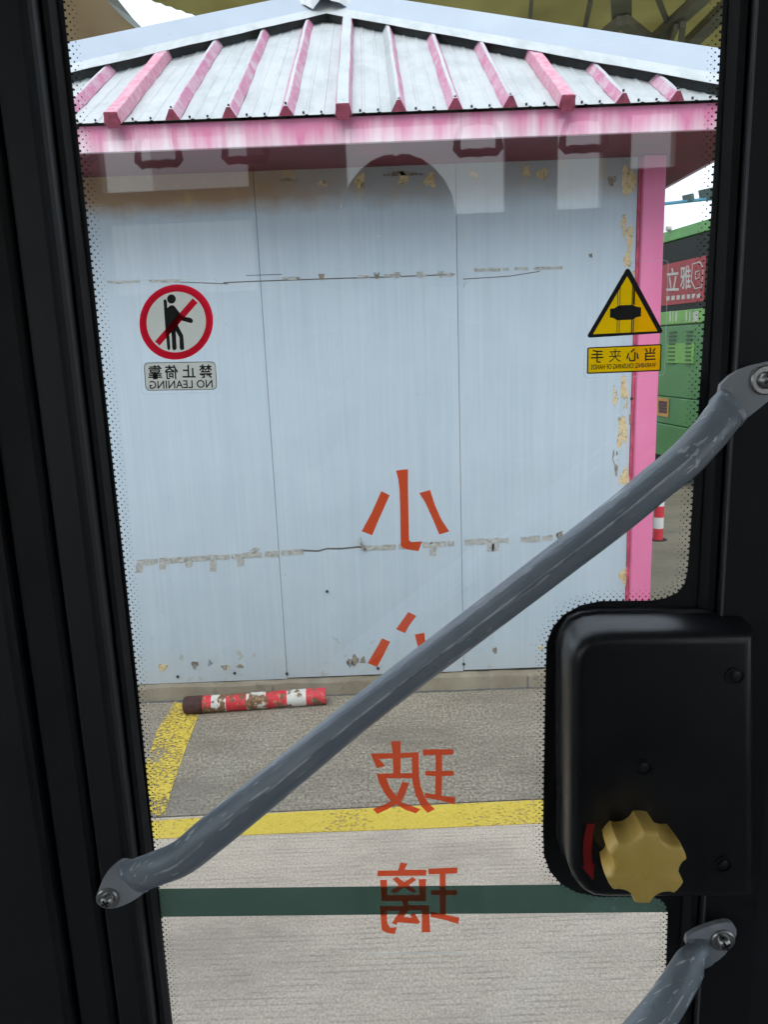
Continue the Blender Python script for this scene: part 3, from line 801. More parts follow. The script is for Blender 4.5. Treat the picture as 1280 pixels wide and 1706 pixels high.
# ================================================================== CANOPIES
CZ = 6.2
def canopy(name, px, m, label, th=.02):
    P = [on_z(x, y, CZ) for x, y in px]
    c = sum(P, Vector())/len(P)
    e = empty(name); e.matrix_world = Matrix.Translation((c.x, c.y, 0)); tag(e, label, 'canopy')
    g = G(); g.prism([P], (0, 0, th)); g.make('roof_panel', m, e)
    return e
edge = [(215, -12), (250, 0)]
for i in range(12): x = 250+95*i/11; edge.append((x, 0+33*(i/11)+(1.2 if i % 2 else -.8)))
cr = canopy('olive_canopy', edge+[(700, 160), (1112, 300), (1190, 268), (1330, 209), (1450, 60), (1450, -70), (180, -70)], 'canopy_olive', 'large translucent olive canopy on steel trusses behind the kiosk roof')
cl = canopy('brown_canopy', [(-200, -70), (150, -70), (172, -5), (205, 30), (238, 58), (300, 115), (310, 200), (-200, 200)], 'canopy_brown', 'brown canopy seen over the left end of the kiosk roof')
def tb(e, a, b, wd, ht, dz, m='truss_steel', name='truss_member', z2=None):
    A = on_z(a[0], a[1], CZ-dz); B = on_z(b[0], b[1], CZ-(z2 if z2 is not None else dz))
    g = G(); g.beam(A, B, wd, ht); g.make(name, m, e)
tb(cr, (1034, -70), (1037, 38), .26, .12, .14)
tb(cr, (1037, 34), (985, 78), .13, .12, .28)
tb(cr, (1037, 34), (1092, 76), .16, .12, .28)
tb(cr, (1078, 80), (1190, -22), .20, .12, .14)
tb(cr, (1130, 92), (1240, -15), .22, .12, .14)
tb(cr, (1133, 88), (1139, 40), .08, .08, .30)
tb(cr, (1112, 80), (1128, 45), .06, .08, .30)
tb(cr, (985, 0), (970, 70), .06, .05, .10)
tb(cr, (1090, -20), (1118, 50), .06, .05, .10)
tb(cr, (890, -40), (880, 70), .05, .05, .08); tb(cr, (640, -40), (650, 40), .05, .05, .08)
P = [on_z(x, y, CZ-.05) for x, y in ((158, -40), (172, -5), (205, 30), (238, 58), (300, 115))]
Q = [on_z(x, y, CZ+.03) for x, y in ((178, -40), (192, -5), (218, 30), (245, 58), (312, 115))]
g = G(); g.loops([P, Q], close=False, caps=False); ob = g.make('edge_trim', 'canopy_trim', cl); s = ob.modifiers.new('thickness', 'SOLIDIFY'); s.thickness = .02
tb(cl, (120, -60), (160, -20), .10, .10, .10, 'truss_steel', 'edge_beam')
for e, px in ((cr, (700, 150)), (cr, (1350, 150)), (cl, (-150, 150)), (cl, (250, 190))):
    q = on_z(px[0], px[1], CZ); g = G(); g.tube((q.x, q.y, 0), (q.x, q.y, CZ-.02), .12, 12); g.make('column', 'truss_steel', e)

# ================================================================== BUS DOOR (own frame: x along the door, y outwards, z up from the bus floor)
door = empty('bus', DOOR)
tag(door, 'black bus doorway seen from inside, with big door pane and diagonal grab bar', 'bus')
ZT, ZBOT = 2.05, .03
def D(g, name, m, parent=None, smooth=False):
    ob = g.make(name, m, parent or door, world=False)
    if smooth: smooth_angle(ob)
    return ob
# visible outline of the pane (photo pixels on the inner face)
outl = [(92, -120), (105, 0), (142, 340), (180, 700), (203, 905), (230, 1150), (266, 1500), (285, 1706), (304, 1880),
        (1098, 1880), (1104, 1706), (1110, 1616), (1113, 1520), (1109, 1505), (1098, 1496), (1080, 1493), (1000, 1493), (962, 1486), (934, 1471), (916, 1450), (906.5, 1424),
        (905, 1380), (908.5, 1157), (911, 1072), (921, 1045), (939, 1024), (968, 1008), (1001, 1001), (1086, 1000), (1109, 996), (1129, 987), (1141, 972), (1146, 950), (1150, 900), (1163, 700), (1178, 470), (1192, 245), (1205, 0), (1211, -120)]
OL = [dp(x, y) for x, y in outl]
# keep the long edges truly straight in space
inner = [Vector((p.x, 0, p.z)) for p in OL]
gx0, gx1, gz0, gz1 = dp(120, 853).x, dp(1290, 853).x, ZBOT+.06, ZT-.05
for p in inner: p.z = min(max(p.z, gz0+.03), gz1-.03)
g = G(); g.add([(gx0, 0, gz0), (gx1, 0, gz0), (gx1, 0, gz1), (gx0, 0, gz1), (gx0, .005, gz0), (gx1, .005, gz0), (gx1, .005, gz1), (gx0, .005, gz1)],
     [(0, 1, 2, 3)]); g.add([(gx0, 0, gz0), (gx1, 0, gz0), (gx1, 0, gz1), (gx0, 0, gz1), (gx0, .005, gz0), (gx1, .005, gz0), (gx1, .005, gz1), (gx0, .005, gz1)], [(7, 6, 5, 4), (0, 4, 5, 1), (1, 5, 6, 2), (2, 6, 7, 3), (3, 7, 4, 0)], 1)
pane = D(g, 'window_pane', ['door_glass', 'clear_glass'])
g = G(); off = .0004
g.prism([[Vector((x, -off, z)) for x, z in ((gx0, gz0), (gx1, gz0), (gx1, gz1), (gx0, gz1))], [Vector((p.x, -off, p.z)) for p in inner]], (0, -.0005, 0))
D(g, 'black_glass_border', 'black_frit', pane)
# dot fringe
g = G(); n = len(inner); cx = sum((p.x for p in inner), 0)/n; ST = .0060
seg = []
area = sum(inner[i].x*inner[(i+1) % n].z-inner[(i+1) % n].x*inner[i].z for i in range(n)); sgn = 1 if area > 0 else -1
acc = 0; cnt = 0
for i in range(n):
    A, B = inner[i], inner[(i+1) % n]; L = (B-A).length
    if L < 1e-5: continue
    dv = (B-A)/L; nv = Vector((-dv.z, 0, dv.x))*sgn
    q = ST-acc if acc else 0
    while q < L:
        for row, (o_, r_) in enumerate(((.0008, .00105), (.0040, .00075), (.0070, .00055), (.0098, .0004))):
            c = A+dv*(q+(ST/2 if row % 2 else 0))+nv*o_
            k = 8; g.add([c+Vector((math.cos(2*math.pi*j/k)*r_, -.0006-.0001*row, math.sin(2*math.pi*j/k)*r_)) for j in range(k)], [tuple(range(k))])
        q += ST; cnt += 1
    acc = (L-(q-ST)) % ST
fd = D(g, 'border_dots', 'black_frit', pane); fd['kind'] = 'stuff'
def flat_skin(g, pts): g.add(pts, [tuple(t) for t in tessellate_polygon([[Vector((p.x, p.z, 0)) for p in pts]])])
# green strip on the outer face
g = G(); pts = [dp(x, y, .0058) for x, y in ((225, 1481), (700, 1476), (1200, 1471), (1200, 1519), (700, 1523), (225, 1528))]
flat_skin(g, pts); gs = D(g, 'green_strip', 'green_film', pane); gs['label'] = 'dark green film strip across the bottom of the pane'
# scratch below the lettering
g = G(); g.prism([[dp(x, y, -.0005) for x, y in ((617, 1587.3), (700, 1586.4), (785, 1585.6), (785, 1587.2), (700, 1588), (617, 1588.8))]], (0, -.0003, 0)); D(g, 'scratch', 'scratch_white', pane)

# frame members: profiles in (x,y) extruded along z
def profile(name, pts, m, z0=ZBOT, z1=ZT, bev=.004, parent=None):
    g = G(); g.loops([[Vector((x, y, z)) for x, y in pts] for z in (z0, z1)]); ob = D(g, name, m, parent)
    if bev: bevel(ob, bev, 3)
    return ob
def xrow(px, y): return dp(px, 853, y).x
xf = xrow(199, 0); xa = xrow(150, -.030); xb = xrow(82, -.030); xc = xrow(6, -.024); 
profile('glass_seal', [(xa+.002, 0-.001), (xa+.002, -.014), (xa+.007, -.011), (xa+.0105, -.004), (xa+.011, -.001)], 'black_rubber', bev=.002)
# left stile: rounded lip then flat
arc = [(xa-.010+.010*math.cos(t), -.020-.010*math.sin(t)) for t in (0, .4, .8, 1.2, 1.57)]
profile('stile', [(xa, .01)]+[(x, y) for x, y in arc]+[(xb+.004, -.0275), (xb, -.024), (xb, .01)], 'black_paint', bev=.0015)
profile('edge_seal', [(xb-.004, .01), (xb-.004, -.022), (xb-.010, -.026), (xc+.006, -.024), (xc+.002, -.020), (xc+.002, .01)], 'black_rubber', bev=.003)
xr0 = xrow(1211, -.020)
profile('glass_seal', [(xr0-.002, -.001), (xr0-.002, -.012), (xr0-.008, -.010), (xr0-.014, -.003), (xr0-.014, -.001)], 'black_rubber', bev=.002)
profile('stile', [(xr0, .01), (xr0, -.018), (xr0+.002, -.020), (xr0+.05, -.026), (xr0+.078, -.026), (xr0+.082, -.020), (xr0+.082, .01)], 'black_paint', bev=.0012)
profile('edge_highlight', [(xr0+.0005, -.019), (xr0+.0005, -.0212), (xr0+.0018, -.0216), (xr0+.0022, -.0195)], 'highlight_grey', bev=0)  # added grey strip that paints the light caught along the stile edge
profile('edge_seal', [(xr0+.086, .01), (xr0+.086, -.018), (xr0+.13, -.022), (xr0+.14, .01)], 'black_rubber', bev=.003)
for x0, x1 in ((xc-.09, xa+.001), (xr0-.004, xr0+.20)):
    g = G(); g.box((x0, .0125, ZBOT+.002), (x1, .024, ZT-.002)); D(g, 'gap_backing', 'black_rubber')  # added backing strips that block daylight through the seal gaps
g = G(); g.box((xc, -.026, ZBOT), (xr0+.14, .012, gz0+.02)); bevel(D(g, 'rail', 'black_paint'), .006)
g = G(); g.box((xc, -.026, gz1-.02), (xr0+.14, .012, ZT)); bevel(D(g, 'rail', 'black_paint'), .006)

# grab bars: swept flattened tubes
def sweep(stations, name, label, sub=6):
    P = [dp(x, y, d) for x, y, h, d, t in stations]
    def sc(h, x, y, d): return h/F*(dp(x, y, d)-CL).dot(DR @ fw)
    W = [sc(h, x, y, d) for x, y, h, d, t in stations]; T = [t for *_, t in stations]
    X = [s[0] for s in stations]
    def cr_(a, b, c, d, t): return .5*((2*b)+(c-a)*t+(2*a-5*b+4*c-d)*t*t+(3*b-a-3*c+d)*t**3)
    pts = []; n = len(P)
    for i in range(n-1):
        i0, i3 = max(0, i-1), min(n-1, i+2)
        for k in range(sub):
            t = k/sub
            pts.append((cr_(P[i0], P[i], P[i+1], P[i3], t), max(.002, cr_(W[i0], W[i], W[i+1], W[i3], t)), max(.002, cr_(T[i0], T[i], T[i+1], T[i3], t))))
    pts.append((P[-1], W[-1], T[-1]))
    rings = []; K = 28
    for i, (p, w_, t) in enumerate(pts):
        d_ = (pts[min(i+1, len(pts)-1)][0]-pts[max(i-1, 0)][0]).normalized()
        sid = d_.cross(Vector((0, -1, 0))).normalized(); nn = sid.cross(d_).normalized()
        ex = 2.0 if t > .011 else 3.2
        r_ = []
        for k in range(K):
            a = 2*math.pi*k/K; c, s = math.cos(a), math.sin(a)
            r_.append(p+sid*w_*math.copysign(abs(c)**(2/ex), c)+nn*t*math.copysign(abs(s)**(2/ex), s))
        rings.append(r_)
    g = G(); g.loops(rings); ob = D(g, name, 'worn_grey_enamel', smooth=True); ob['label'] = label
    sr = []                                        # rolled seam along the tube
    for i, (p, w_, t) in enumerate(pts):
        if t < .0160: continue
        d_ = (pts[min(i+1, len(pts)-1)][0]-pts[max(i-1, 0)][0]).normalized()
        sid = d_.cross(Vector((0, -1, 0))).normalized(); nn = sid.cross(d_).normalized()
        if sid.z < 0: sid = -sid
        if nn.y > 0: nn = -nn
        c = p+sid*w_*.22+nn*t*.975
        sr.append([c+sid*.0011*math.cos(a)+nn*.0009*math.sin(a) for a in [2*math.pi*q/8 for q in range(8)]])
    g = G(); g.loops(sr); D(g, 'weld_seam', 'bare_seam', ob, smooth=True)
    return ob
Y1, Y2 = -.036, -.078
bar1 = sweep([(213, 1468, 30, Y1-.0005, .0034), (222, 1462, 31.5, Y1-.002, .0046), (228, 1459, 31, Y1-.008, .0105), (236, 1456, 29, Y1-.014, .0135), (262, 1446, 28, Y1-.025, .0155), (304, 1428, 29, Y2+.010, .0168), (353, 1389, 31, Y2+.002, .0172), (440, 1319, 30, Y2, .0172), (600, 1188, 27.2, Y2, .0168), (752, 1071, 28, Y2, .0168), (904, 955.5, 29, Y2, .0168),
    (1029, 860, 30, Y2, .0165), (1091, 808, 30.5, Y2+.002, .0165), (1140, 768, 31, Y2+.008, .016), (1180, 726, 31, Y2+.018, .0145), (1203, 697, 32, Y2+.028, .0125), (1211, 686, 33, Y1-.008, .0100), (1217, 679, 34.5, Y1-.003, .0052), (1226, 670, 34, Y1-.0005, .0034)], 'grab_bar', 'long worn grey grab bar running diagonally across the pane')
bar2 = sweep([(1176, 1583, 29, Y1-.0005, .0034), (1167, 1589, 29.5, Y1-.002, .0046), (1160, 1595, 29, Y1-.009, .0100), (1152, 1604, 28, Y1-.016, .0125), (1138, 1628, 27.5, Y2+.020, .0150), (1110, 1673, 29, Y2+.008, .0168), (1072, 1722, 32, Y2, .017), (1000, 1800, 33, Y2, .017), (840, 1950, 33, Y2, .017), (640, 2130, 33, Y2, .017)], 'grab_bar', 'lower grey grab bar at the bottom right of the door')
def end_plate(px, par):
    P = [Vector((p.x, Y1-.0035, p.z)) for p in (dp(x, y, Y1-.0035) for x, y in px)]
    n = len(P); Q = []
    for i in range(n):                           # rounded outline
        a_, b_, c_ = P[i-1], P[i], P[(i+1) % n]
        Q += [b_.lerp(a_, .25), b_*.75+(a_+c_)*.125, b_.lerp(c_, .25)]
    g = G(); g.prism([Q], (0, .0062, 0)); ob = D(g, 'end_plate', 'lit_plate_enamel', par); bevel(ob, .0016, 3); smooth_angle(ob, 40)
end_plate([(158, 1499), (163, 1484), (173, 1459), (189, 1443), (205, 1434), (221, 1444), (236, 1462), (247, 1482), (224, 1500), (198, 1512), (180, 1515), (165, 1510)], bar1)
end_plate([(1195, 648), (1224, 620), (1257, 608), (1290, 601), (1313, 605), (1319, 620), (1306, 646), (1280, 670), (1238, 703), (1212, 682)], bar1)
end_plate([(1139, 1566), (1165, 1549), (1208, 1536), (1222, 1539), (1230, 1552), (1224, 1570), (1206, 1596), (1176, 1614), (1155, 1592)], bar2)
def screw(px, py, par, r=.011):
    c = dp(px, py, Y1-.0045)
    g = G(); K = 20
    def rg(rr, y): return [c+Vector((math.cos(2*math.pi*i/K)*rr, y, math.sin(2*math.pi*i/K)*rr)) for i in range(K)]
    g.loops([rg(r, .002), rg(r, -.0015), rg(r*.9, -.0025), rg(r*.66, -.0025)], caps=True); D(g, 'washer', 'screw_steel', par, True)
    g = G(); g.loops([rg(r*.58, -.002), rg(r*.58, -.005), rg(r*.45, -.0075), rg(r*.22, -.0088), rg(.0003, -.009)]); sc = D(g, 'screw', 'screw_steel', par, True)
    for a in (.5, .5+math.pi/2):
        g = G(); v = Vector((math.cos(a), 0, math.sin(a)))*r*.36
        g.beam(c+v+Vector((0, -.0088, 0)), c-v+Vector((0, -.0088, 0)), .0016, .0012, up=Vector((0, 1, 0))); D(g, 'cross_slot', 'dark_screw', par)
screw(180, 1496, bar1); screw(1276, 633, bar1, .0125); screw(1205, 1566, bar2, .0115)

# release mechanism housing
YF = -.058
fpx = [(950, 1430), (950, 1160), (951, 1108), (958, 1085), (971, 1067), (990, 1058), (1020, 1054), (1264, 1052), (1264, 1502), (1010, 1502), (990, 1500), (972, 1490), (958, 1472), (951, 1452)]
FP = [dp(x, y, YF) for x, y in fpx]; fc = sum(FP, Vector())/len(FP)
# resample the corners a little
def expand(pts, e, y):
    out = []; n = len(pts)
    for i in range(n):
        a_, b_, c_ = pts[i-1], pts[i], pts[(i+1) % n]
        d1 = (b_-a_).normalized(); d2 = (c_-b_).normalized(); t = (d1+d2).normalized()
        nv = Vector((-t.z, 0, t.x)); k = max(.5, math.sqrt(max(.01, (1+d1.dot(d2))/2)))
        if nv.dot(b_-fc) < 0: nv = -nv
        out.append(Vector((b_.x+nv.x*e/k, y, b_.z+nv.z*e/k)))
    return out
g = G(); g.loops([expand(FP, .0035, -.001), expand(FP, .0035, -.010), expand(FP, .0008, -.012), expand(FP, 0, -.046), expand(FP, -.0025, -.053), expand(FP, -.007, -.0572), expand(FP, -.012, YF)])
hous = D(g, 'release_housing', 'black_plastic'); smooth_angle(hous, 50); hous['label'] = 'black plastic release housing with rounded corners'
for x, y in ((1072, 1278), (1226, 1126), (1206, 1440)):
    c = dp(x, y, YF); K = 18; g = G()
    rg = lambda rr, yy: [c+Vector((math.cos(2*math.pi*i/K)*rr, yy, math.sin(2*math.pi*i/K)*rr)) for i in range(K)]
    g.loops([rg(.0085, .001), rg(.0085, -.0012), rg(.0068, -.0012), rg(.0062, .0006)], caps=False); D(g, 'screw_recess', 'black_plastic', hous, True)
    g = G(); g.loops([rg(.0045, .001), rg(.0045, -.001), rg(.003, -.0018)]); D(g, 'screw', 'black_plastic', hous, True)
# arrow
def arc_pts(r_, a0, a1, n, c): return [(c[0]+r_*math.cos(a0+(a1-a0)*i/n), c[1]+r_*math.sin(a0+(a1-a0)*i/n)) for i in range(n+1)]
apx_ = [(979, 1372), (992, 1372), (988, 1392), (986, 1415), (987, 1440), (991, 1438), (989, 1466), (970, 1444), (974, 1443), (972, 1415), (974, 1392)]
g = G(); g.prism([[dp(x, y, YF-.0002) for x, y in apx_]], (0, -.0005, 0)); D(g, 'red_arrow', 'arrow_red', hous)
# knob
kc = dp(1079, 1448, -.094); kb = dp(1079, 1448, -.094); sc_ = (kc-CL).dot(DR @ fw)/F
R_ = 69*sc_; K = 120
def kring(k_, y):
    out = []
    for i in range(K):
        a = 2*math.pi*i/K; ph = ((a+rad(4)-math.pi/2+math.pi/6) % (math.pi/3))-math.pi/6   # lobes every 60 degrees
        u = abs(abs(ph)-math.pi/6)/(math.pi/6)                                    # 0 in the notch, 1 on the lobe
        dip = .20*max(0, 1-(u/.62)**2)**.55 if u < .62 else 0
        rr = R_*k_*(1-dip)*(1-.012*(1-min(1, u))**2)
        out.append(Vector((kc.x+rr*math.cos(a), y, kc.z+rr*math.sin(a))))
    return out
yk = kc.y
g = G(); g.loops([kring(.90, YF+.010), kring(.985, yk+.022), kring(1.0, yk+.012), kring(.99, yk+.004), kring(.965, yk+.001), kring(.90, yk), kring(.3, yk-.0008)])
kn = D(g, 'release_knob', 'yellow_plastic', hous, True); smooth_angle(kn, 55); kn['label'] = 'yellow six-lobed emergency release knob'
g = G(); g.tube(Vector((kc.x, YF+.004, kc.z)), Vector((kc.x, YF-.010, kc.z)), R_*.55, 24); D(g, 'knob_collar', 'black_plastic', hous, True)

# ================================================================== STICKERS AND LETTERING ON THE GLASS
def skin(g, loops):
    flat = [p for l in loops for p in l]
    tri = tessellate_polygon([[Vector((p.x, p.z, 0)) for p in l] for l in loops])
    g.add(flat, [tuple(t) for t in tri])
def sticker(name, label, cat, px):
    e = empty(name, DOOR @ Matrix.Translation(dp(*px))); tag(e, label, cat); return e
def SP(e, name, loops, m, layer):
    o = DINV @ e.matrix_world.translation
    y = -.0012-.0005*layer
    g = G(); skin(g, [[dp(x, yy, y)-o for x, yy in l] for l in loops]); return g.make(name, m, e, world=False)
def ST_(e, name, body, q, m, layer, offset=.0):
    o = DINV @ e.matrix_world.translation; y = -.0012-.0005*layer
    return text_mesh(body, q, None, name, m, e, True, lambda x, yy: dp(x, yy, y)-o, offset)
def circ(cx, cy, rx, ry, n=56, rot=0): return [(cx+rx*math.cos(2*math.pi*i/n), cy+ry*math.sin(2*math.pi*i/n)) for i in range(n)]
def rrect(q, r, n=5):
    """rounded quad from tl,tr,br,bl"""
    out = []; q = [Vector(p) for p in q]
    for i in range(4):
        p = q[i]; a_ = (q[i-1]-p).normalized(); b_ = (q[(i+1) % 4]-p).normalized()
        for k in range(n+1):
            t = k/n; A = p+a_*r; B = p+b_*r
            out.append(tuple((A*(1-t)**2+p*2*t*(1-t)+B*t*t)))
    return out
# no leaning
e = sticker('prohibition_sign', 'round red no-leaning sticker with crossed-out figure on the glass', 'sign', (293, 540))
cx, cy = 293.4, 536.5
# zoom coordinates of the pictogram -> photo pixels
Z = lambda x, y: (225+x/8.752, 465+y/8.749)
SP(e, 'backing', [circ(cx, cy, 58, 60)], 'beige_film', 0)
ringo = [(cx+61.5*math.cos(t)+(-2.0*math.sin(t)), cy+62.8*math.sin(t)) for t in [2*math.pi*i/64 for i in range(64)]]
ringi = [(cx+49.5*math.cos(t)+(-1.5*math.sin(t)), cy+50.6*math.sin(t)) for t in [2*math.pi*i/64 for i in range(64)]]
SP(e, 'red_ring', [ringo, ringi], 'sticker_red', 2)
SP(e, 'slash', [[Z(838, 280), Z(912, 345), Z(355, 970), Z(288, 908)]], 'sticker_red', 3)
hx, hy = Z(528, 290)
SP(e, 'figure_head', [circ(hx, hy, 7.3, 7.7, 24)], 'sticker_black', 1)
SP(e, 'figure', [[Z(*p) for p in ((412, 310), (430, 292), (452, 300), (462, 330), (468, 420), (510, 385), (550, 378), (580, 400), (640, 480), (700, 545), (810, 565), (842, 595), (840, 630), (810, 642), (700, 610), (650, 590), (625, 680), (700, 820), (716, 1010), (700, 1032), (665, 1032), (650, 1010), (645, 850), (590, 755), (605, 1010), (585, 1035), (555, 1035), (540, 1010), (528, 780), (498, 800), (512, 1010), (500, 1032), (480, 1032), (468, 1010), (440, 720))]], 'sticker_black', 1)
SP(e, 'text_plate', [rrect(((239, 604), (359, 602), (362, 649), (242, 651)), 9)], 'beige_film', 0)
SP(e, 'plate_edge', [rrect(((239, 604), (359, 602), (362, 649), (242, 651)), 9), rrect(((240.3, 605.3), (357.8, 603.3), (360.6, 647.8), (243.3, 649.7)), 8)], 'tape_grey', 1)
for ch, q in (('靠', ((246, 609), (269, 608), (270, 632), (247, 632))), ('倚', ((274, 608), (296, 608), (297, 632), (275, 632))), ('止', ((303, 608), (325, 608), (326, 629), (304, 629))), ('禁', ((331, 607), (353, 607), (354, 630), (332, 631)))):
    ST_(e, 'lettering', ch, q, 'sticker_black', 1, .018)
ST_(e, 'lettering', 'NO LEANING', ((248.5, 634.5), (353.5, 632.5), (354.5, 646), (249, 648)), 'sticker_black', 1, .012)
fo = rrect(((231, 466), (362, 464), (366, 654), (236, 657)), 8); fi = rrect(((231.7, 466.7), (361.3, 464.7), (365.3, 653.3), (236.7, 656.3)), 8)
SP(e, 'film_edge', [fo, fi], 'clear_edge', 0)
# hand crushing
e = sticker('warning_sign', 'yellow triangle hand-crushing warning sticker on the glass by the pink post', 'sign', (1042, 540))
Z = lambda x, y: (970+x/8.127, 430+y/8.124)
SP(e, 'triangle', [[Z(615, 235), Z(1030, 990), Z(148, 1032)]], 'yellow_film', 0)
SP(e, 'triangle_border', [rrect_ := [Z(*p) for p in ((600, 150), (622, 142), (648, 152), (1088, 965), (1095, 990), (1080, 1015), (110, 1078), (85, 1068), (80, 1040))], [Z(615, 245), Z(1026, 988), Z(152, 1030)][::-1]], 'sticker_black', 1)
SP(e, 'crushed_hand', [[Z(*p) for p in ((385, 682), (440, 680), (500, 640), (690, 632), (735, 655), (805, 668), (802, 790), (735, 800), (700, 832), (480, 842), (425, 810), (380, 805))]], 'sticker_black', 1)
for a, b in (((492, 420), (486, 640)), ((522, 375), (517, 638)), ((690, 360), (682, 632)), ((707, 395), (700, 632)), ((718, 410), (711, 632)), ((481, 842), (476, 1010)), ((510, 840), (505, 1008)), ((678, 832), (672, 1005)), ((700, 832), (695, 1003))):
    wdt = 5 if a[0] < 600 else 7
    SP(e, 'guide_line', [[Z(a[0]-wdt, a[1]), Z(a[0]+wdt, a[1]), Z(b[0]+wdt, b[1]), Z(b[0]-wdt, b[1])]], 'sticker_black', 2 if wdt == 5 else 2)
tq = [Z(75, 1210), Z(1085, 1162), Z(1070, 1528), Z(68, 1568)]; ti = [Z(92, 1225), Z(1068, 1180), Z(1055, 1512), Z(86, 1550)]
SP(e, 'text_plate', [rrect(ti, 1.5)], 'yellow_film', 0)
SP(e, 'plate_border', [rrect(tq, 3), rrect(ti, 2)], 'sticker_black', 1)
for ch, q in (('手', (Z(125, 1245), Z(295, 1238), Z(292, 1415), Z(122, 1420))), ('夹', (Z(370, 1235), Z(540, 1228), Z(530, 1402), Z(365, 1410))), ('心', (Z(605, 1225), Z(778, 1218), Z(772, 1395), Z(602, 1402))), ('当', (Z(855, 1215), Z(1005, 1208), Z(1000, 1385), Z(852, 1392)))):
    ST_(e, 'lettering', ch, q, 'sticker_black', 1, .0 if ch == '夹' else .015)
ST_(e, 'lettering', 'WARNING: CRUSHING OF HANDS', (Z(128, 1442), Z(1012, 1412), Z(1005, 1478), Z(125, 1512)), 'sticker_black', 1, .02)
fo = rrect(((977, 438), (1115, 433), (1108, 626), (973, 630)), 8); fi = rrect(((977.8, 438.8), (1114, 433.8), (1107.2, 625.2), (973.8, 629.2)), 8)
SP(e, 'film_edge', [fo, fi], 'clear_edge', 0)
# big red characters
e = sticker('window_lettering', 'column of four large red mirrored characters warning about the glass', 'lettering', (685, 1170))
Z7 = lambda l: [(560+x/4.267, 760+y/4.265) for x, y in l]
Z8 = lambda l: [(560+x/4.265, 1200+y/4.265) for x, y in l]
def char(label, polys):
    o = DINV @ e.matrix_world.translation; g = G()
    for l in polys: skin(g, [[dp(x, y, .0053)-o for x, y in q] for q in l])
    ob = g.make('red_character', 'red_film', e, world=False); ob['label'] = label
char('red character of three strokes', [[Z7([(427, 103), (470, 96), (513, 92), (512, 200), (516, 420), (520, 598), (535, 610), (613, 605), (588, 675), (500, 662), (460, 640), (457, 400), (452, 240), (442, 160)])],
     [Z7([(322, 248), (382, 277), (300, 460), (257, 562), (182, 533), (250, 410)])], [Z7([(592, 262), (670, 240), (705, 350), (750, 450), (806, 535), (735, 557), (690, 450), (635, 330)])]])
char('red heart character half hidden behind the grab bar', [[Z7([(515, 1107), (572, 1135), (520, 1205), (492, 1258), (427, 1230), (480, 1155)])], [Z7([(328, 1293), (385, 1318), (335, 1420), (292, 1498), (225, 1470), (290, 1360)])],
     [Z7([(560, 1268), (628, 1254), (640, 1360), (670, 1420), (760, 1430), (775, 1400), (800, 1408), (790, 1470), (690, 1480), (620, 1440), (585, 1360)])], [Z7([(800, 1210), (850, 1195), (900, 1300), (850, 1330)])]])
WANG1 = Z8([(613, 207), (837, 205), (837, 244), (755, 246), (755, 360), (838, 358), (838, 394), (755, 397), (752, 535), (850, 548), (845, 598), (740, 570), (632, 550), (632, 513), (706, 527), (708, 397), (635, 393), (635, 360), (708, 360), (708, 246), (620, 250)])
PI_ = Z8([(392, 150), (460, 145), (458, 232), (587, 226), (590, 385), (603, 470), (630, 545), (665, 595), (703, 632), (652, 658), (605, 610), (565, 530), (548, 460), (540, 412), (358, 412), (385, 480), (430, 538), (470, 437), (520, 447), (490, 530), (462, 580), (530, 605), (600, 632), (568, 662), (490, 635), (428, 597), (370, 630), (293, 666), (262, 630), (330, 605), (390, 575), (340, 510), (305, 440), (287, 380), (408, 377), (403, 272), (305, 275), (350, 325), (290, 340), (245, 237), (402, 233)])
PIH = Z8([(460, 268), (538, 265), (540, 375), (458, 377)])
char('upper red glass character', [[WANG1], [PI_, PIH[::-1]]])
WANG2 = Z8([(655, 1055), (865, 1045), (862, 1088), (780, 1092), (780, 1205), (862, 1207), (860, 1242), (782, 1243), (782, 1382), (878, 1402), (868, 1448), (780, 1420), (672, 1397), (672, 1358), (740, 1372), (737, 1243), (675, 1240), (675, 1207), (738, 1207), (738, 1092), (660, 1095)])
LI1 = Z8([(460, 1010), (508, 1018), (488, 1062), (643, 1062), (640, 1103), (295, 1108), (297, 1068), (440, 1066)])
LI2 = Z8([(400, 1125), (435, 1112), (485, 1150), (545, 1112), (570, 1135), (520, 1170), (575, 1215), (550, 1228), (485, 1190), (415, 1232), (388, 1215), (445, 1172)])
LI3 = Z8([(312, 1135), (362, 1133), (367, 1243), (592, 1240), (588, 1130), (640, 1127), (640, 1285), (512, 1285), (515, 1312), (662, 1315), (670, 1507), (610, 1507), (610, 1350), (512, 1352), (482, 1398), (540, 1403), (525, 1380), (560, 1370), (598, 1435), (585, 1447), (440, 1435), (430, 1455), (398, 1440), (455, 1352), (360, 1355), (365, 1440), (385, 1475), (432, 1470), (418, 1520), (360, 1510), (325, 1490), (312, 1320), (478, 1318), (470, 1285), (325, 1285)])
char('lower red glass character crossing the green strip', [[WANG2], [LI1], [LI2], [LI3]])

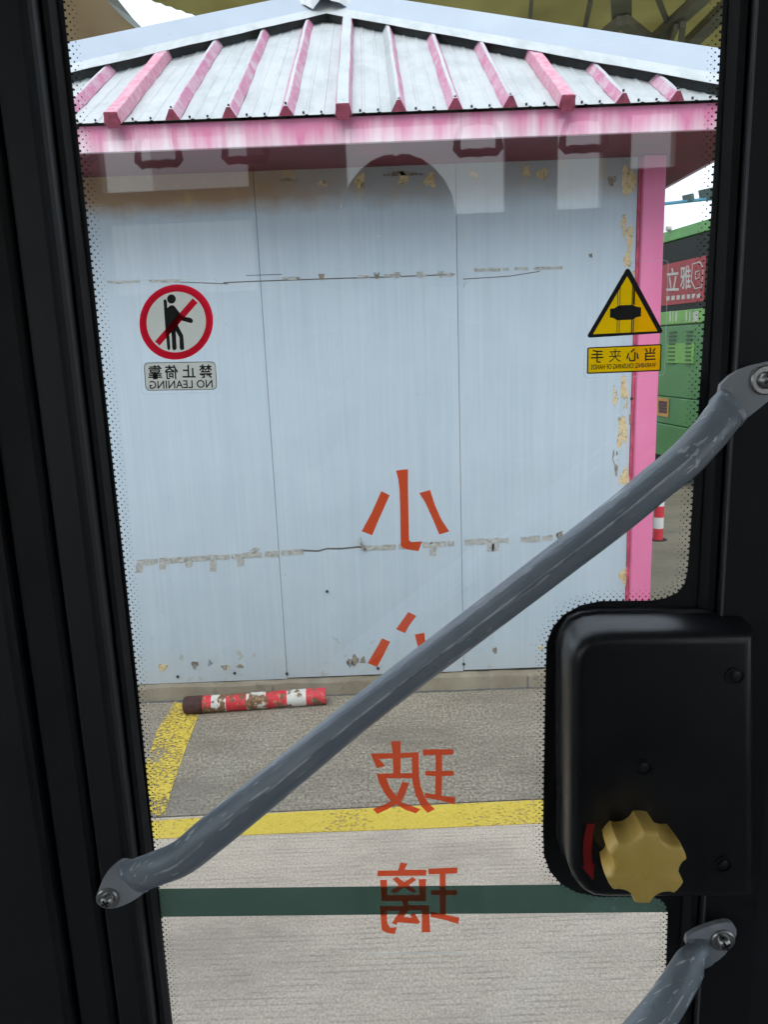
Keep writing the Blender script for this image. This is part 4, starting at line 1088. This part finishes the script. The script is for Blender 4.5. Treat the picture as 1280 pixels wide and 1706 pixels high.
# ================================================================== BUS BODY AROUND THE DOOR
bus = door
W2 = 2.38; XL, XR_ = -4.2, 3.4; CEIL = 2.42
def B(name, a, b, m, bev=0):
    g = G(); g.box(a, b); ob = g.make(name, m, bus, world=False)
    if bev: bevel(ob, bev, 3)
    return ob
xd0, xd1 = xc, xr0+.14
B('door_pillar', (xd0-.10, -.03, 0), (xd0-.003, .03, CEIL), 'black_paint', .008)
B('door_pillar', (xd1+.003, -.03, 0), (xd1+.16, .03, CEIL), 'black_paint', .008)
B('side_wall', (XL, -.02, 0), (xd0-.103, .03, CEIL+.01), 'grey_lining')
B('side_wall', (xd1+.163, -.02, 0), (XR_, .03, CEIL+.01), 'grey_lining')
B('door_header', (xd0, -.03, ZT+.004), (xd1, .03, CEIL), 'black_paint')
B('ceiling', (XL, -W2-.06, CEIL+.002), (XR_, .03, CEIL+.06), 'grey_lining')
B('roof', (XL-.02, -W2-.07, CEIL+.065), (XR_+.02, .05, CEIL+.12), 'bus_green')
B('floor', (XL, -W2, -.06), (XR_, .03, -.002), 'dark_floor')
for nm, x in (('end', XL-.05), ('front', XR_+.002)):
    B(nm+'_wall', (x, -W2, -.05), (x+.048, .03, .72), 'grey_lining')
    B(nm+'_header', (x, -W2, 2.15), (x+.048, .03, CEIL+.01), 'grey_lining')
    B(nm+'_window', (x+.02, -W2, .722), (x+.026, .03, 2.148), 'clear_glass')
# far side: openings where the photograph's reflections show windows, and regular ones beyond
def mz(py, px=640): return dmir(px, py, W2).z
def mxx(px, py=270): return dmir(px, py, W2).x
op = sorted([(mxx(165), mxx(412)), (mxx(576), mxx(842)), (mxx(930), mxx(1005)), (mxx(1052), mxx(1126)), (-3.6, -2.3), (-2.1, mxx(165)-.25), (mxx(1126)+.3, mxx(1126)+1.3)])
z_hi, z_lo, z_m1, z_m0 = mz(205), .80, mz(300), mz(352)
prev = XL
for x0, x1 in op+[(XR_, XR_)]:
    if x0-prev > .005: B('far_pillar', (prev, -W2-.06, 0), (x0, -W2-.002, CEIL+.01), 'grey_lining')
    if x1 > x0:
        zl = mz(475) if abs(x0-mxx(165)) < .01 else z_lo
        B('far_sill', (x0+.001, -W2-.06, 0), (x1-.001, -W2-.002, zl), 'grey_lining')
        B('far_header', (x0+.001, -W2-.06, z_hi), (x1-.001, -W2-.002, CEIL+.01), 'grey_lining')
        zt = mz(362) if abs(x0-mxx(576)) < .01 or abs(x0-mxx(930)) < .01 else z_m1
        zs = .80 if (abs(x0-mxx(165)) < .01 or x1 < mxx(165) or x0 > mxx(1126)) else 99
        B('far_sash_infill', (x0+.001, -W2-.06, z_m0 if zs < 9 else z_lo+.001), (x1-.001, -W2-.002, zt), 'grey_lining')  # sash bar; on the middle windows an added solid panel blocking the lower reflection
        if abs(x0-mxx(165)) < .01:
            B('far_window', (x0+.001, -W2-.04, zl), (x1-.001, -W2-.035, z_m0), 'tinted_glass')
            B('far_window', (x0+.001, -W2-.04, z_m1), (x0+(x1-x0)*.33, -W2-.035, z_hi), 'clear_glass')
            B('far_window', (x0+(x1-x0)*.33+.001, -W2-.04, z_m1), (x1-.001, -W2-.035, z_hi), 'smoked_glass')
        else: B('far_window', (x0+.001, -W2-.04, zl), (x1-.001, -W2-.035, z_hi), 'clear_glass')
    prev = x1
# grab rail and hanging handles
HY = 1.15
c0 = dmir(265, 236, HY); c1 = dmir(972, 228, HY)
ZRAIL = c0.z+.17
gr = empty('grab_rail', DOOR); tag(gr, 'ceiling grab rail inside the bus reflected in the glass', 'grab rail')
g = G(); g.tube((XL+.1, -HY, ZRAIL), (XR_-.1, -HY, ZRAIL), .017, 12); g.make('rail', 'handle_plastic', gr, world=False)
for x in (XL+.3, 0, XR_-.3): g = G(); g.tube((x, -HY, ZRAIL), (x, -HY, CEIL+.01), .014, 10); g.make('bracket', 'screw_steel', gr, world=False)
for k, (px, py, wh) in enumerate(((122, 272, 'leftmost'), (265, 274, 'second'), (410, 267, 'third'), (797, 255, 'fourth'), (973, 249, 'fifth'))):
    c = dmir(px, py, HY)
    h = empty('hanging_handle', DOOR @ Matrix.Translation((c.x, -HY, c.z)))
    tag(h, 'dark hanging grab handle reflected under the eave, ' + wh + ' from the left', 'grab handle', 'hanging handles reflected in the glass')
    g = G(); path = [(p_[0]*.78, p_[1]*.72) for p_ in [(-.045, .085), (-.058, .05), (-.061, .012), (-.050, .0), (-.025, .003), (0, .0), (.025, .003), (.050, .0), (.061, .012), (.058, .05), (.045, .085), (0, .092)]]
    rings = []
    for i, (x, z) in enumerate(path):
        x0, z0 = path[i-1]; x1, z1 = path[(i+1) % len(path)]; dv = Vector((x1-x0, 0, z1-z0)).normalized(); nv = Vector((-dv.z, 0, dv.x))
        rr = .009 if z < .02 else .007
        rings.append([Vector((x, 0, z))+nv*rr*math.cos(t)+Vector((0, 1, 0))*rr*math.sin(t) for t in [2*math.pi*q/10 for q in range(10)]])
    rings.append(rings[0]); g.loops(rings, caps=False); smooth_angle(g.make('grip', 'handle_plastic', h, world=False))
    g = G(); g.box((-.018, -.004, .064), (.018, .004, ZRAIL-c.z+.02)); g.make('strap', 'handle_plastic', h, world=False)

# ================================================================== THE PHOTOGRAPHER (seen only as a reflection in the pane)
hc = dmir(662, 318, .96)
px_, py_ = hc.x, -.98
per = empty('person', DOOR @ Matrix.Translation((px_, py_, 0)))
tag(per, 'person in dark hooded jacket holding a phone, dimly reflected under the eave', 'person')
ht_ = dmir(662, 240, .96).z
sk = []; ed = []
def J(p, r, par=None):
    sk.append((Vector(p), r)); i = len(sk)-1
    if par is not None: ed.append((par, i))
    return i
k_ = ht_/1.80
pel = J((0, 0, .95*k_), .135); sp1 = J((0, .0, 1.12*k_), .125, pel); che = J((0, .01, 1.33*k_), .150, sp1); nk = J((0, .015, 1.47*k_), .060, che)
hd = J((0, .03, 1.56*k_), .072, nk); hd2 = J((0, .035, 1.66*k_), .088, hd); hd3 = J((0, .03, 1.745*k_), .060, hd2)
cz_ = CL.z; cxp = CL.x-px_
for sx_ in (-1, 1):
    hip = J((sx_*.10, 0, .88*k_), .095, pel); kne = J((sx_*.115, .02, .48*k_), .062, hip); ank = J((sx_*.12, -.01, .09), .042, kne); toe = J((sx_*.13, .13, .045), .040, ank)
    sh = J((sx_*.185, .01, 1.41*k_), .062, che); el = J((sx_*.23+cxp*.2, .06, 1.16*k_), .045, sh); wr = J((cxp+sx_*.085, .20, cz_-.055), .027, el)
    pm = J((cxp+sx_*.065, .235, cz_-.025), .026, wr)
    for f_, (dz, ln) in enumerate(((.05, .028), (.035, .032), (.018, .032), (.002, .026))):
        a1 = J((cxp+sx_*.062, .252, cz_-.025+dz), .009, pm); J((cxp+sx_*(.062-ln), .262, cz_-.022+dz), .008, a1)
    th = J((cxp+sx_*.05, .232, cz_-.045), .010, pm); J((cxp+sx_*.025, .238, cz_-.035), .009, th)
me = bpy.data.meshes.new('person_body'); me.from_pydata([tuple(p) for p, r in sk], ed, [])
M['dark_cloth'] = plain('dark_cloth', (.025, .025, .032), .9, .3, 20); M['phone_black'] = plain('phone_black', (.02, .02, .022), .3, .1, 10)
bo = bpy.data.objects.new('body', me); C.objects.link(bo); bo.parent = per; me.materials.append(M['dark_cloth'])
bm = bmesh.new(); bm.from_mesh(me); ly = bm.verts.layers.skin.verify(); bm.verts.ensure_lookup_table()
for v, (p, r) in zip(bm.verts, sk): v[ly].radius = (r, r)
bm.verts[0][ly].use_root = True
bm.to_mesh(me); bm.free()
bo.modifiers.new('skin', 'SKIN').use_smooth_shade = True
sb = bo.modifiers.new('sub', 'SUBSURF'); sb.levels = sb.render_levels = 2
# hood: a shell round the head, open to the front
g = G(); rings = []
for i in range(13):
    a_ = math.pi*(.02+.86*i/12)                       # from crown down to the collar
    z = 1.655*k_+.125*math.cos(a_); rr = .112*math.sin(a_)+.012*(i/12) if i < 9 else .105+.02*(i-9)
    rings.append([Vector((math.sin(b_)*rr, .02-math.cos(b_)*rr*1.08, z)) for b_ in [(-.74+1.48*q/16)*math.pi for q in range(17)]])
g.loops(rings, close=False, caps=False); hdo = g.make('hood', 'dark_cloth', per, smooth=True, world=False)
q = hdo.modifiers.new('thickness', 'SOLIDIFY'); q.thickness = .008
ph = empty('phone', DOOR @ Matrix.Translation((CL.x, CL.y-.022, CL.z-.03))); tag(ph, 'dark phone held up in front of the hooded person, reflected in the glass', 'phone')
g = G(); g.box((-.037, -.005, -.125), (.037, .004, .035)); bevel(g.make('phone_case', 'phone_black', ph, world=False), .004, 3)
g = G(); g.box((-.033, -.0062, -.12), (.033, -.0052, .03)); g.make('screen', 'ad_dark', ph, world=False)
